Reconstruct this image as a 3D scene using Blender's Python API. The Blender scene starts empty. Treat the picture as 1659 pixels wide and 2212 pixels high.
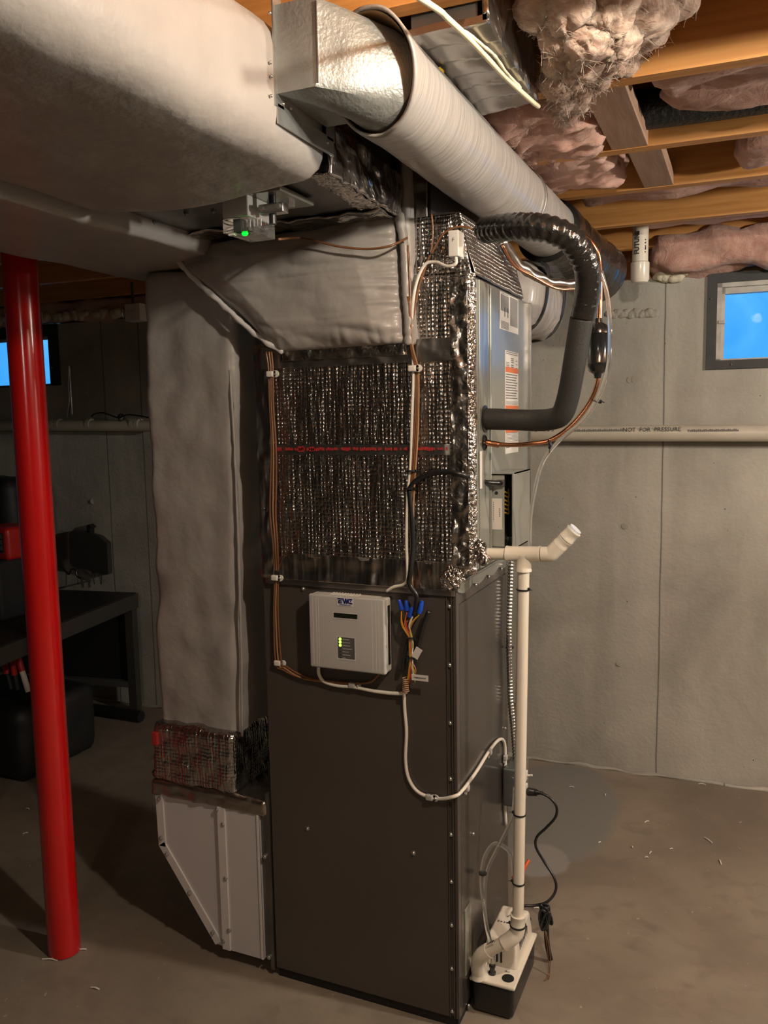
import bpy, math, random
from mathutils import Vector, Matrix, noise
random.seed(7)
V = Vector
SC = bpy.context.scene
COL = SC.collection
# ------------------------------------------------------------------ camera
H = 1.62
FPX = 1790.0
_p, _r, _y = (math.radians(a) for a in (6.415, -1.03, 23.72))
_Rz = Matrix(((math.cos(_r), -math.sin(_r), 0), (math.sin(_r), math.cos(_r), 0), (0, 0, 1)))
_Rx = Matrix(((1, 0, 0), (0, math.cos(_p), -math.sin(_p)), (0, math.sin(_p), math.cos(_p))))
_Ry = Matrix(((math.cos(_y), 0, math.sin(_y)), (0, 1, 0), (-math.sin(_y), 0, math.cos(_y))))
_M = Matrix(((1, 0, 0), (0, 0, -1), (0, 1, 0)))
T = _Rz @ _Rx @ _Ry @ _M            # world -> (right, down, forward)
CAM = V((0, 0, H))
cd = bpy.data.cameras.new('camera')
cd.sensor_fit = 'VERTICAL'; cd.sensor_height = 36.0; cd.sensor_width = 27.0
cd.lens = 36.0 * FPX / 2212.0
cd.clip_start = 0.02
cam = bpy.data.objects.new('camera', cd); COL.objects.link(cam)
right, down, fwd = V(T[0]), V(T[1]), V(T[2])
cam.matrix_world = Matrix(((right.x, -down.x, -fwd.x, 0), (right.y, -down.y, -fwd.y, 0), (right.z, -down.z, -fwd.z, H), (0, 0, 0, 1)))
SC.camera = cam
# ------------------------------------------------------------------ world, light, exposure
w = bpy.data.worlds.new('world'); SC.world = w; w.use_nodes = True
nt = w.node_tree; nt.nodes.clear()
wo = nt.nodes.new('ShaderNodeOutputWorld'); wb = nt.nodes.new('ShaderNodeBackground')
wb.inputs['Strength'].default_value = 1.0
wt = nt.nodes.new('ShaderNodeTexCoord'); wz = nt.nodes.new('ShaderNodeTexNoise'); wr = nt.nodes.new('ShaderNodeValToRGB')
wz.inputs['Scale'].default_value = 9; wz.inputs['Detail'].default_value = 8; wz.inputs['Distortion'].default_value = 1.0
wr.color_ramp.elements[0].position = .35; wr.color_ramp.elements[1].position = .75
wr.color_ramp.elements[0].color = (.035, .30, .82, 1); wr.color_ramp.elements[1].color = (.14, .52, 1.0, 1)
nt.links.new(wt.outputs['Generated'], wz.inputs['Vector']); nt.links.new(wz.outputs['Fac'], wr.inputs['Fac']); nt.links.new(wr.outputs[0], wb.inputs['Color'])
nt.links.new(wb.outputs[0], wo.inputs[0])
BULB = V((0.20, 1.02, 2.285))
BULB_W = 46.0
SC.view_settings.view_transform = 'Standard'
SC.view_settings.look = 'None'
SC.view_settings.exposure = 0.35
SC.view_settings.gamma = 1.0
SC.view_settings.use_curve_mapping = False
def lamp(name, loc, watts, size, col):
    l = bpy.data.lights.new(name, 'POINT'); l.energy = watts; l.shadow_soft_size = size; l.color = col
    o = bpy.data.objects.new(name, l); COL.objects.link(o); o.location = loc; return o
lamp('bulb_light', BULB, BULB_W, 0.032, (1.0, 0.88, 0.72))
lamp('rear_fill_light', (0.3, -2.3, 2.2), 25.0, 0.12, (1.0, 0.89, 0.75))  # added unseen fill behind the camera, lifts the front faces
lamp('right_fill_light', (1.8, 2.1, 2.12), 110.0, 0.06, (1.0, 0.92, 0.80))  # added unseen fill off to the right, brightens back wall and floor
# ------------------------------------------------------------------ helpers
def U(px, py, X=None, Y=None, Z=None):
    d = V(((px - 829.5) / FPX, (py - 1106) / FPX, 1.0)); d = T.transposed() @ d
    if X is not None: t = (X - CAM.x) / d.x
    elif Y is not None: t = (Y - CAM.y) / d.y
    else: t = (Z - CAM.z) / d.z
    return CAM + d * t
def fbm(p, o=3):
    s = 0.0; a = 1.0; q = V(p)
    for _ in range(o):
        s += a * noise.noise(q); q = q * 2.03; a *= .5
    return s
class MB:
    def __init__(s): s.v = []; s.f = []
    def add(s, vs, fs, M=None):
        b = len(s.v)
        s.v += [(M @ V(v)) if M else V(v) for v in vs]; s.f += [tuple(i + b for i in f) for f in fs]; return s
    def box(s, x0, x1, y0, y1, z0, z1, b=0.0, M=None):
        if b <= 0:
            vs = [(x, y, z) for z in (z0, z1) for y in (y0, y1) for x in (x0, x1)]
            return s.add(vs, [(0, 2, 3, 1), (4, 5, 7, 6), (0, 1, 5, 4), (2, 6, 7, 3), (0, 4, 6, 2), (1, 3, 7, 5)], M)
        return s.puff(x0, x1, y0, y1, z0, z1, b, 0, 1, 3 if b > .003 else 2, M)
    def puff(s, x0, x1, y0, y1, z0, z1, r, amp=0.0, sc=6.0, n=8, M=None, fn=None, sx=(1, 1, 1)):
        """rounded box with every side a grid, pushed in and out by noise"""
        c = V(((x0 + x1) / 2, (y0 + y1) / 2, (z0 + z1) / 2)); h = V((abs(x1 - x0) / 2, abs(y1 - y0) / 2, abs(z1 - z0) / 2))
        r = min(r, h.x * .99, h.y * .99, h.z * .99); inn = h - V((r, r, r))
        def ticks(k):
            L = inn[k]; m = max(1, int(round(n if amp == 0 and False else n * max(.25, h[k] / max(h)))))
            t = [-h[k]] + [-L - r * .35] * 1 + [-L + 2 * L * i / m for i in range(m + 1)] + [L + r * .35] + [h[k]]
            return t
        idx = {}
        def vert(p):
            key = (round(p[0], 6), round(p[1], 6), round(p[2], 6))
            if key in idx: return idx[key]
            q = V((max(-inn.x, min(inn.x, p[0])), max(-inn.y, min(inn.y, p[1])), max(-inn.z, min(inn.z, p[2]))))
            d = V(p) - q
            if d.length < 1e-9: d = V((0, 0, 1))
            d.normalize(); o = q + d * r + c
            if amp: o = o + d * (amp * fbm(V((o.x * sx[0], o.y * sx[1], o.z * sx[2])) * sc))
            if fn: o = fn(o, d)
            if M: o = M @ o
            idx[key] = len(s.v); s.v.append(o); return idx[key]
        for ax in range(3):
            a, b = (ax + 1) % 3, (ax + 2) % 3
            ta, tb = ticks(a), ticks(b)
            for sg in (-1, 1):
                g = []
                for u in ta:
                    row = []
                    for v in tb:
                        p = [0, 0, 0]; p[ax] = sg * h[ax]; p[a] = u; p[b] = v; row.append(vert(p))
                    g.append(row)
                for i in range(len(ta) - 1):
                    for j in range(len(tb) - 1):
                        q = (g[i][j], g[i + 1][j], g[i + 1][j + 1], g[i][j + 1])
                        if len(set(q)) > 2: s.f.append(q if sg > 0 else q[::-1])
        return s
    def prism(s, poly, fn, a, b):
        """poly: 2-D outline, fn(u, v, depth) -> point, between depths a and b"""
        n = len(poly)
        s.add([fn(u, v, a) for u, v in poly] + [fn(u, v, b) for u, v in poly],
              [tuple(range(n))[::-1], tuple(range(n, 2 * n))] + [(i, (i + 1) % n, (i + 1) % n + n, i + n) for i in range(n)])
        return s
    def tube(s, pts, r, seg=10, res=6, rf=None, caps=True, straight=False):
        P = [V(p) for p in pts]
        if straight or len(P) < 3: C = P if len(P) > 2 or not rf else [P[0].lerp(P[-1], i / (res * 6)) for i in range(res * 6 + 1)]
        else:
            C = []
            for i in range(len(P) - 1):
                p0 = P[i - 1] if i else P[0] * 2 - P[1]; p1, p2 = P[i], P[i + 1]
                p3 = P[i + 2] if i + 2 < len(P) else P[-1] * 2 - P[-2]
                for k in range(res):
                    t = k / res
                    C.append(.5 * ((2 * p1) + (p2 - p0) * t + (2 * p0 - 5 * p1 + 4 * p2 - p3) * t * t + (3 * p1 - p0 - 3 * p2 + p3) * t ** 3))
            C.append(P[-1])
        L = [0.0]
        for i in range(1, len(C)): L.append(L[-1] + (C[i] - C[i - 1]).length)
        tan = [(C[min(i + 1, len(C) - 1)] - C[max(i - 1, 0)]).normalized() for i in range(len(C))]
        up = V((0, 0, 1)) if abs(tan[0].z) < .9 else V((1, 0, 0))
        nrm = (up - tan[0] * up.dot(tan[0])).normalized(); b = len(s.v)
        for i, c in enumerate(C):
            nrm = (nrm - tan[i] * nrm.dot(tan[i])).normalized(); bi = tan[i].cross(nrm)
            for k in range(seg):
                a = 2 * math.pi * k / seg
                rr = r * (rf(L[i], L[-1], a) if rf else 1)
                s.v.append(c + (nrm * math.cos(a) + bi * math.sin(a)) * rr)
        m = len(C)
        for i in range(m - 1):
            for k in range(seg):
                k2 = (k + 1) % seg
                s.f.append((b + i * seg + k, b + i * seg + k2, b + (i + 1) * seg + k2, b + (i + 1) * seg + k))
        if caps:
            s.f.append(tuple(b + k for k in range(seg))[::-1]); s.f.append(tuple(b + (m - 1) * seg + k for k in range(seg)))
        return s
    def cyl(s, p0, p1, r, seg=20, r2=None):
        p0, p1 = V(p0), V(p1); d = (p1 - p0).normalized()
        up = V((0, 0, 1)) if abs(d.z) < .9 else V((1, 0, 0)); n = (up - d * up.dot(d)).normalized(); bi = d.cross(n)
        r2 = r if r2 is None else r2
        vs = [p + (n * math.cos(2 * math.pi * k / seg) + bi * math.sin(2 * math.pi * k / seg)) * q for p, q in ((p0, r), (p1, r2)) for k in range(seg)]
        return s.add(vs, [tuple(range(seg))[::-1], tuple(range(seg, 2 * seg))] + [(k, (k + 1) % seg, (k + 1) % seg + seg, k + seg) for k in range(seg)])
    def lathe(s, p0, d, prof, seg=20):
        p0 = V(p0); d = V(d).normalized(); up = V((0, 0, 1)) if abs(d.z) < .9 else V((1, 0, 0))
        n = (up - d * up.dot(d)).normalized(); bi = d.cross(n); b = len(s.v)
        for r, h in prof:
            for k in range(seg):
                a = 2 * math.pi * k / seg; s.v.append(p0 + d * h + (n * math.cos(a) + bi * math.sin(a)) * r)
        for i in range(len(prof) - 1):
            for k in range(seg):
                k2 = (k + 1) % seg; s.f.append((b + i * seg + k, b + i * seg + k2, b + (i + 1) * seg + k2, b + (i + 1) * seg + k))
        s.f.append(tuple(b + k for k in range(seg))[::-1]); s.f.append(tuple(b + (len(prof) - 1) * seg + k for k in range(seg)))
        return s
    def ball(s, c, r, seg=10, sc=(1, 1, 1)):
        c = V(c); rings = seg // 2; b = len(s.v)
        for i in range(rings + 1):
            t = math.pi * i / rings
            for k in range(seg):
                a = 2 * math.pi * k / seg
                s.v.append(c + V((math.sin(t) * math.cos(a) * r * sc[0], math.sin(t) * math.sin(a) * r * sc[1], math.cos(t) * r * sc[2])))
        for i in range(rings):
            for k in range(seg):
                k2 = (k + 1) % seg; s.f.append((b + i * seg + k, b + i * seg + k2, b + (i + 1) * seg + k2, b + (i + 1) * seg + k))
        return s
    def sheet(s, fn, nu, nv, th):
        """fn(u, v) -> point; closed sheet with thickness vector th"""
        b = len(s.v); th = V(th)
        for lay in (0, 1):
            for i in range(nu + 1):
                for j in range(nv + 1):
                    s.v.append(V(fn(i / nu, j / nv)) + th * lay)
        N = (nu + 1) * (nv + 1); I = lambda l, i, j: b + l * N + i * (nv + 1) + j
        for i in range(nu):
            for j in range(nv):
                s.f.append((I(0, i, j), I(0, i + 1, j), I(0, i + 1, j + 1), I(0, i, j + 1)))
                s.f.append((I(1, i, j), I(1, i, j + 1), I(1, i + 1, j + 1), I(1, i + 1, j)))
        for i in range(nu):
            s.f.append((I(0, i, 0), I(1, i, 0), I(1, i + 1, 0), I(0, i + 1, 0))); s.f.append((I(0, i, nv), I(0, i + 1, nv), I(1, i + 1, nv), I(1, i, nv)))
        for j in range(nv):
            s.f.append((I(0, 0, j), I(0, 0, j + 1), I(1, 0, j + 1), I(1, 0, j))); s.f.append((I(0, nu, j), I(1, nu, j), I(1, nu, j + 1), I(0, nu, j + 1)))
        return s
    def blob(s, c, r, amp, sc, seed=0, seg=40, ridged=False):
        """a lump of fluffy stuff: ellipsoid with strong ridged noise"""
        c = V(c); rings = seg // 2; b = len(s.v)
        for i in range(rings + 1):
            t = math.pi * i / rings
            for k in range(seg):
                a = 2 * math.pi * k / seg
                d = V((math.sin(t) * math.cos(a), math.sin(t) * math.sin(a), math.cos(t)))
                q = V((d.x * r[0], d.y * r[1], d.z * r[2]))
                p_ = (q + c) * sc + V((seed, 0, 0)); w_ = V((fbm(p_ * 1.3, 2), fbm(p_ * 1.3 + V((9, 0, 0)), 2), fbm(p_ * 1.3 + V((0, 9, 0)), 2)))
                m = 1 + amp * (fbm(p_, 2) + (.55 * (.35 - abs(noise.noise(p_ * 2.6 + w_ * 1.6))) + .16 * (.3 - abs(noise.noise(p_ * 6 + w_ * 3))) + .07 * noise.noise(p_ * 17 + w_ * 6) if ridged else 0))
                s.v.append(c + q * m)
        for i in range(rings):
            for k in range(seg):
                k2 = (k + 1) % seg; s.f.append((b + i * seg + k, b + i * seg + k2, b + (i + 1) * seg + k2, b + (i + 1) * seg + k))
        return s
    def text(s, body, size, o, xd, yd, depth=.0004, align='LEFT', bold=0.0):
        cu = bpy.data.curves.new('t', 'FONT'); cu.body = body; cu.size = size; cu.extrude = depth; cu.align_x = align; cu.offset = bold
        cu.resolution_u = 2
        ob = bpy.data.objects.new('t', cu); COL.objects.link(ob)
        me = bpy.data.meshes.new_from_object(ob.evaluated_get(bpy.context.evaluated_depsgraph_get()))
        xd = V(xd).normalized(); yd = V(yd).normalized(); zd = xd.cross(yd)
        M = Matrix(((xd.x, yd.x, zd.x, o[0]), (xd.y, yd.y, zd.y, o[1]), (xd.z, yd.z, zd.z, o[2]), (0, 0, 0, 1)))
        s.add([v.co for v in me.vertices], [tuple(p.vertices) for p in me.polygons], M)
        bpy.data.objects.remove(ob); bpy.data.curves.remove(cu); bpy.data.meshes.remove(me); return s
def obj(name, mb, mat, parent=None, smooth=None, label=None):
    me = bpy.data.meshes.new(name); me.from_pydata([tuple(v) for v in mb.v], [], mb.f); me.materials.append(mat); me.update()
    o = bpy.data.objects.new(name, me); COL.objects.link(o)
    if smooth is not None:
        me.polygons.foreach_set('use_smooth', [True] * len(me.polygons))
        if smooth < 180: me.set_sharp_from_angle(angle=math.radians(smooth))
    if parent: o.parent = parent
    if label: o['label'] = label
    return o
def tag(o, label, cat, group=None, kind=None):
    o['label'] = label; o['category'] = cat
    if group: o['group'] = group
    if kind: o['kind'] = kind
    return o
def thing(name, label, cat, group=None):
    o = bpy.data.objects.new(name, None); COL.objects.link(o); o.empty_display_size = .05
    return tag(o, label, cat, group)
def struct(name, mb, mat, smooth=None, parent=None):
    o = obj(name, mb, mat, parent, smooth); o['kind'] = 'structure'; return o
# ------------------------------------------------------------------ materials
def mat(name, col, rough=.5, metal=0.0, col2=None, cs=8.0, bump=None, bs=30.0, bd=.002, stretch=(1, 1, 1), coat=0, trans=0, emit=None, rv=0, det=4, ior=None, sheen=0, band=(.35, .65)):
    m = bpy.data.materials.new(name); m.use_nodes = True; t = m.node_tree; b = t.nodes['Principled BSDF']
    b.inputs['Base Color'].default_value = (*col, 1); b.inputs['Roughness'].default_value = rough; b.inputs['Metallic'].default_value = metal
    if coat: b.inputs['Coat Weight'].default_value = coat; b.inputs['Coat Roughness'].default_value = .15
    if trans: b.inputs['Transmission Weight'].default_value = trans
    if sheen: b.inputs['Sheen Weight'].default_value = sheen
    if ior: b.inputs['IOR'].default_value = ior
    if emit: b.inputs['Emission Color'].default_value = (*emit[0], 1); b.inputs['Emission Strength'].default_value = emit[1]
    tc = t.nodes.new('ShaderNodeTexCoord'); mp = t.nodes.new('ShaderNodeMapping'); mp.inputs['Scale'].default_value = stretch
    t.links.new(tc.outputs['Object'], mp.inputs['Vector'])
    if col2:
        n = t.nodes.new('ShaderNodeTexNoise'); n.inputs['Scale'].default_value = cs; n.inputs['Detail'].default_value = det
        r = t.nodes.new('ShaderNodeValToRGB'); r.color_ramp.elements[0].position = band[0]; r.color_ramp.elements[1].position = band[1]
        r.color_ramp.elements[0].color = (*col, 1); r.color_ramp.elements[1].color = (*col2, 1)
        t.links.new(mp.outputs[0], n.inputs['Vector']); t.links.new(n.outputs['Fac'], r.inputs['Fac']); t.links.new(r.outputs['Color'], b.inputs['Base Color'])
    if bump:
        n2 = t.nodes.new('ShaderNodeTexNoise'); n2.inputs['Scale'].default_value = bs; n2.inputs['Detail'].default_value = 5
        bp = t.nodes.new('ShaderNodeBump'); bp.inputs['Strength'].default_value = bump; bp.inputs['Distance'].default_value = bd
        t.links.new(mp.outputs[0], n2.inputs['Vector']); t.links.new(n2.outputs['Fac'], bp.inputs['Height']); t.links.new(bp.outputs[0], b.inputs['Normal'])
    return m
def node(t, typ, **kw):
    n = t.nodes.new(typ)
    for k, v in kw.items(): setattr(n, k, v)
    return n
def foil_bubble(name, dots=False):
    """reflective bubble wrap: rows of little pillows and upright creases"""
    m = bpy.data.materials.new(name); m.use_nodes = True; t = m.node_tree; b = t.nodes['Principled BSDF']
    b.inputs['Base Color'].default_value = (*((.50, .48, .46) if not dots else (.16, .12, .12)), 1); b.inputs['Metallic'].default_value = 1; b.inputs['Roughness'].default_value = .20
    tc = node(t, 'ShaderNodeTexCoord')
    vo = node(t, 'ShaderNodeTexVoronoi', feature='F1'); vo.inputs['Scale'].default_value = 95 if not dots else 80; vo.inputs['Randomness'].default_value = .25 if not dots else .1
    t.links.new(tc.outputs['Object'], vo.inputs['Vector'])
    mp = node(t, 'ShaderNodeMapping'); mp.inputs['Scale'].default_value = (1, 1, .10); t.links.new(tc.outputs['Object'], mp.inputs['Vector'])
    n1 = node(t, 'ShaderNodeTexNoise'); n1.inputs['Scale'].default_value = 85; n1.inputs['Detail'].default_value = 3; t.links.new(mp.outputs[0], n1.inputs['Vector'])
    n2 = node(t, 'ShaderNodeTexNoise'); n2.inputs['Scale'].default_value = 9; n2.inputs['Detail'].default_value = 4; t.links.new(tc.outputs['Object'], n2.inputs['Vector'])
    b1 = node(t, 'ShaderNodeBump'); b1.inputs['Strength'].default_value = .7; b1.inputs['Distance'].default_value = .004 if not dots else .012; b1.invert = True
    b2 = node(t, 'ShaderNodeBump'); b2.inputs['Strength'].default_value = .9 if not dots else .15; b2.inputs['Distance'].default_value = .006
    b3 = node(t, 'ShaderNodeBump'); b3.inputs['Strength'].default_value = .6; b3.inputs['Distance'].default_value = .015
    t.links.new(vo.outputs['Distance'], b1.inputs['Height']); t.links.new(n1.outputs['Fac'], b2.inputs['Height']); t.links.new(n2.outputs['Fac'], b3.inputs['Height'])
    t.links.new(b1.outputs[0], b2.inputs['Normal']); t.links.new(b2.outputs[0], b3.inputs['Normal']); t.links.new(b3.outputs[0], b.inputs['Normal'])
    return m
def foil_tape(name, col=(.52, .49, .46), rough=.24, s1=26, s2=90, st=(1, 1, 1), k=1.0):
    m = bpy.data.materials.new(name); m.use_nodes = True; t = m.node_tree; b = t.nodes['Principled BSDF']
    b.inputs['Base Color'].default_value = (*col, 1); b.inputs['Metallic'].default_value = 1; b.inputs['Roughness'].default_value = rough
    tc = node(t, 'ShaderNodeTexCoord'); mp = node(t, 'ShaderNodeMapping'); mp.inputs['Scale'].default_value = st; t.links.new(tc.outputs['Object'], mp.inputs['Vector'])
    prev = None
    for s, d, w in ((s1, .012, .8 * k), (s2, .003, .6 * k)):
        n = node(t, 'ShaderNodeTexNoise', noise_type='RIDGED_MULTIFRACTAL'); n.inputs['Scale'].default_value = s; n.inputs['Detail'].default_value = 3
        t.links.new(mp.outputs[0], n.inputs['Vector'])
        bp = node(t, 'ShaderNodeBump'); bp.inputs['Strength'].default_value = w; bp.inputs['Distance'].default_value = d
        t.links.new(n.outputs['Fac'], bp.inputs['Height'])
        if prev: t.links.new(prev.outputs[0], bp.inputs['Normal'])
        prev = bp
    t.links.new(prev.outputs[0], b.inputs['Normal'])
    return m
def fluff(name, c1, c2):
    m = bpy.data.materials.new(name); m.use_nodes = True; t = m.node_tree; b = t.nodes['Principled BSDF']; L = t.links.new
    b.inputs['Roughness'].default_value = 1; b.inputs['Specular IOR Level'].default_value = .1; b.inputs['Sheen Weight'].default_value = .25
    b.inputs['Subsurface Weight'].default_value = .25; b.inputs['Subsurface Radius'].default_value = (.03, .015, .01); b.inputs['Subsurface Scale'].default_value = .6
    tc = node(t, 'ShaderNodeTexCoord')
    def nz(s_, d, dist, st=(1, 1, 1)):
        mp = node(t, 'ShaderNodeMapping'); mp.inputs['Scale'].default_value = st; L(tc.outputs['Object'], mp.inputs['Vector'])
        n = node(t, 'ShaderNodeTexNoise'); n.inputs['Scale'].default_value = s_; n.inputs['Detail'].default_value = d; n.inputs['Distortion'].default_value = dist; n.inputs['Roughness'].default_value = .65
        L(mp.outputs[0], n.inputs['Vector']); return n.outputs['Fac']
    r = node(t, 'ShaderNodeValToRGB'); r.color_ramp.elements[0].position = .33; r.color_ramp.elements[1].position = .66
    r.color_ramp.elements[0].color = (*c1, 1); r.color_ramp.elements[1].color = (*c2, 1); L(nz(10, 8, 2.5), r.inputs['Fac']); L(r.outputs[0], b.inputs['Base Color'])
    b1 = node(t, 'ShaderNodeBump'); b1.inputs['Strength'].default_value = .8; b1.inputs['Distance'].default_value = .03; L(nz(14, 8, 2.2), b1.inputs['Height'])
    b2 = node(t, 'ShaderNodeBump'); b2.inputs['Strength'].default_value = .6; b2.inputs['Distance'].default_value = .008; L(nz(60, 8, 3.0, (1, 3, 1)), b2.inputs['Height']); L(b1.outputs[0], b2.inputs['Normal']); L(b2.outputs[0], b.inputs['Normal'])
    return m
def concrete(name, base, dark, light, seams=(), floor=False):
    m = bpy.data.materials.new(name); m.use_nodes = True; t = m.node_tree; b = t.nodes['Principled BSDF']; L = t.links.new
    b.inputs['Roughness'].default_value = .62 if floor else .8
    tc = node(t, 'ShaderNodeTexCoord')
    def nz(scale, det, st=(1, 1, 1), rough=.55, dist=0):
        mp = node(t, 'ShaderNodeMapping'); mp.inputs['Scale'].default_value = st; L(tc.outputs['Object'], mp.inputs['Vector'])
        n = node(t, 'ShaderNodeTexNoise'); n.inputs['Scale'].default_value = scale; n.inputs['Detail'].default_value = det; n.inputs['Roughness'].default_value = rough; n.inputs['Distortion'].default_value = dist
        L(mp.outputs[0], n.inputs['Vector']); return n.outputs['Fac']
    def ramp(f, p0, p1, c0=(0, 0, 0), c1=(1, 1, 1)):
        r = node(t, 'ShaderNodeValToRGB'); r.color_ramp.elements[0].position = p0; r.color_ramp.elements[1].position = p1
        r.color_ramp.elements[0].color = (*c0, 1); r.color_ramp.elements[1].color = (*c1, 1); L(f, r.inputs['Fac']); return r.outputs['Color']
    def mix(f, a, bb):
        x = node(t, 'ShaderNodeMix', data_type='RGBA')
        if isinstance(f, float): x.inputs[0].default_value = f
        else: L(f, x.inputs[0])
        for i, c in ((6, a), (7, bb)):
            if isinstance(c, tuple): x.inputs[i].default_value = (*c, 1)
            else: L(c, x.inputs[i])
        return x.outputs[2]
    def math_(op, a, bb):
        x = node(t, 'ShaderNodeMath', operation=op)
        for i, c in ((0, a), (1, bb)):
            if isinstance(c, (int, float)): x.inputs[i].default_value = c
            else: L(c, x.inputs[i])
        return x.outputs[0]
    c = ramp(nz(1.6 if floor else 2.2, 8, dist=.6), .3, .7, dark, light)
    c = mix(.25, c, base)
    if floor:
        c = mix(ramp(nz(9, 6, (1, 1.3, 1), dist=.5), .50, .75), c, tuple(x * .80 for x in base))
        c = mix(ramp(nz(38, 3), .70, .74), c, tuple(min(1, x * 1.25) for x in light))
        sx = node(t, 'ShaderNodeSeparateXYZ'); L(tc.outputs['Object'], sx.inputs[0])
        dx = math_('DIVIDE', math_('SUBTRACT', sx.outputs[0], -.72), .30); dy = math_('DIVIDE', math_('SUBTRACT', sx.outputs[1], 3.26), .50)
        d = math_('ADD', math_('MULTIPLY', dx, dx), math_('MULTIPLY', dy, dy)); d = math_('ADD', d, math_('MULTIPLY', nz(4, 4), .9))
        c = mix(ramp(d, 1.25 / 2, 1.45 / 2) if False else ramp(math_('MULTIPLY', d, .5), .60, .74, (1, 1, 1), (0, 0, 0)), c, (.20, .20, .18))
        dx = math_('DIVIDE', math_('SUBTRACT', sx.outputs[0], -.66), .12); dy = math_('DIVIDE', math_('SUBTRACT', sx.outputs[1], 2.86), .13)
        d = math_('ADD', math_('MULTIPLY', dx, dx), math_('MULTIPLY', dy, dy)); d = math_('ADD', d, math_('MULTIPLY', nz(9, 3), .8))
        c = mix(ramp(math_('MULTIPLY', d, .5), .55, .66, (1, 1, 1), (0, 0, 0)), c, (.27, .26, .24))
    else:
        c = mix(math_('MULTIPLY', ramp(nz(3.2, 5, (1, 1, .10)), .5, .72), .5), c, light)
        c = mix(math_('MULTIPLY', ramp(nz(5, 5, (1, 1, .07)), .55, .7), .35), c, dark)
        sx = node(t, 'ShaderNodeSeparateXYZ'); L(tc.outputs['Object'], sx.inputs[0])
        for s0 in seams:
            d = math_('ABSOLUTE', math_('SUBTRACT', math_('ADD', sx.outputs[0], math_('MULTIPLY', nz(3, 2), .01)), s0 + .005), 0)
            c = mix(ramp(d, .0022, .0042, (1, 1, 1), (0, 0, 0)), c, tuple(x * .35 for x in dark))
    vo = node(t, 'ShaderNodeTexVoronoi'); vo.inputs['Scale'].default_value = 21; vo.inputs['Randomness'].default_value = 1; L(tc.outputs['Object'], vo.inputs['Vector'])
    pit = ramp(math_('ADD', vo.outputs['Distance'], math_('MULTIPLY', nz(4, 3), .25)), .13, .17, (1, 1, 1), (0, 0, 0))
    if not floor: c = mix(pit, c, tuple(x * .35 for x in dark))
    g = math_('ADD', math_('MULTIPLY', nz(60, 6), .35), math_('MULTIPLY', nz(7, 6), 1.0))
    if not floor: g = math_('SUBTRACT', g, math_('MULTIPLY', pit, .5))
    bp = node(t, 'ShaderNodeBump'); bp.inputs['Strength'].default_value = .5 if not floor else .3; bp.inputs['Distance'].default_value = .012; L(g, bp.inputs['Height']); L(bp.outputs[0], b.inputs['Normal'])
    L(c, b.inputs['Base Color'])
    return m
SEAMS = (0.56, -2.77 + .6, -2.42, -5.0, 1.8)
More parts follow.
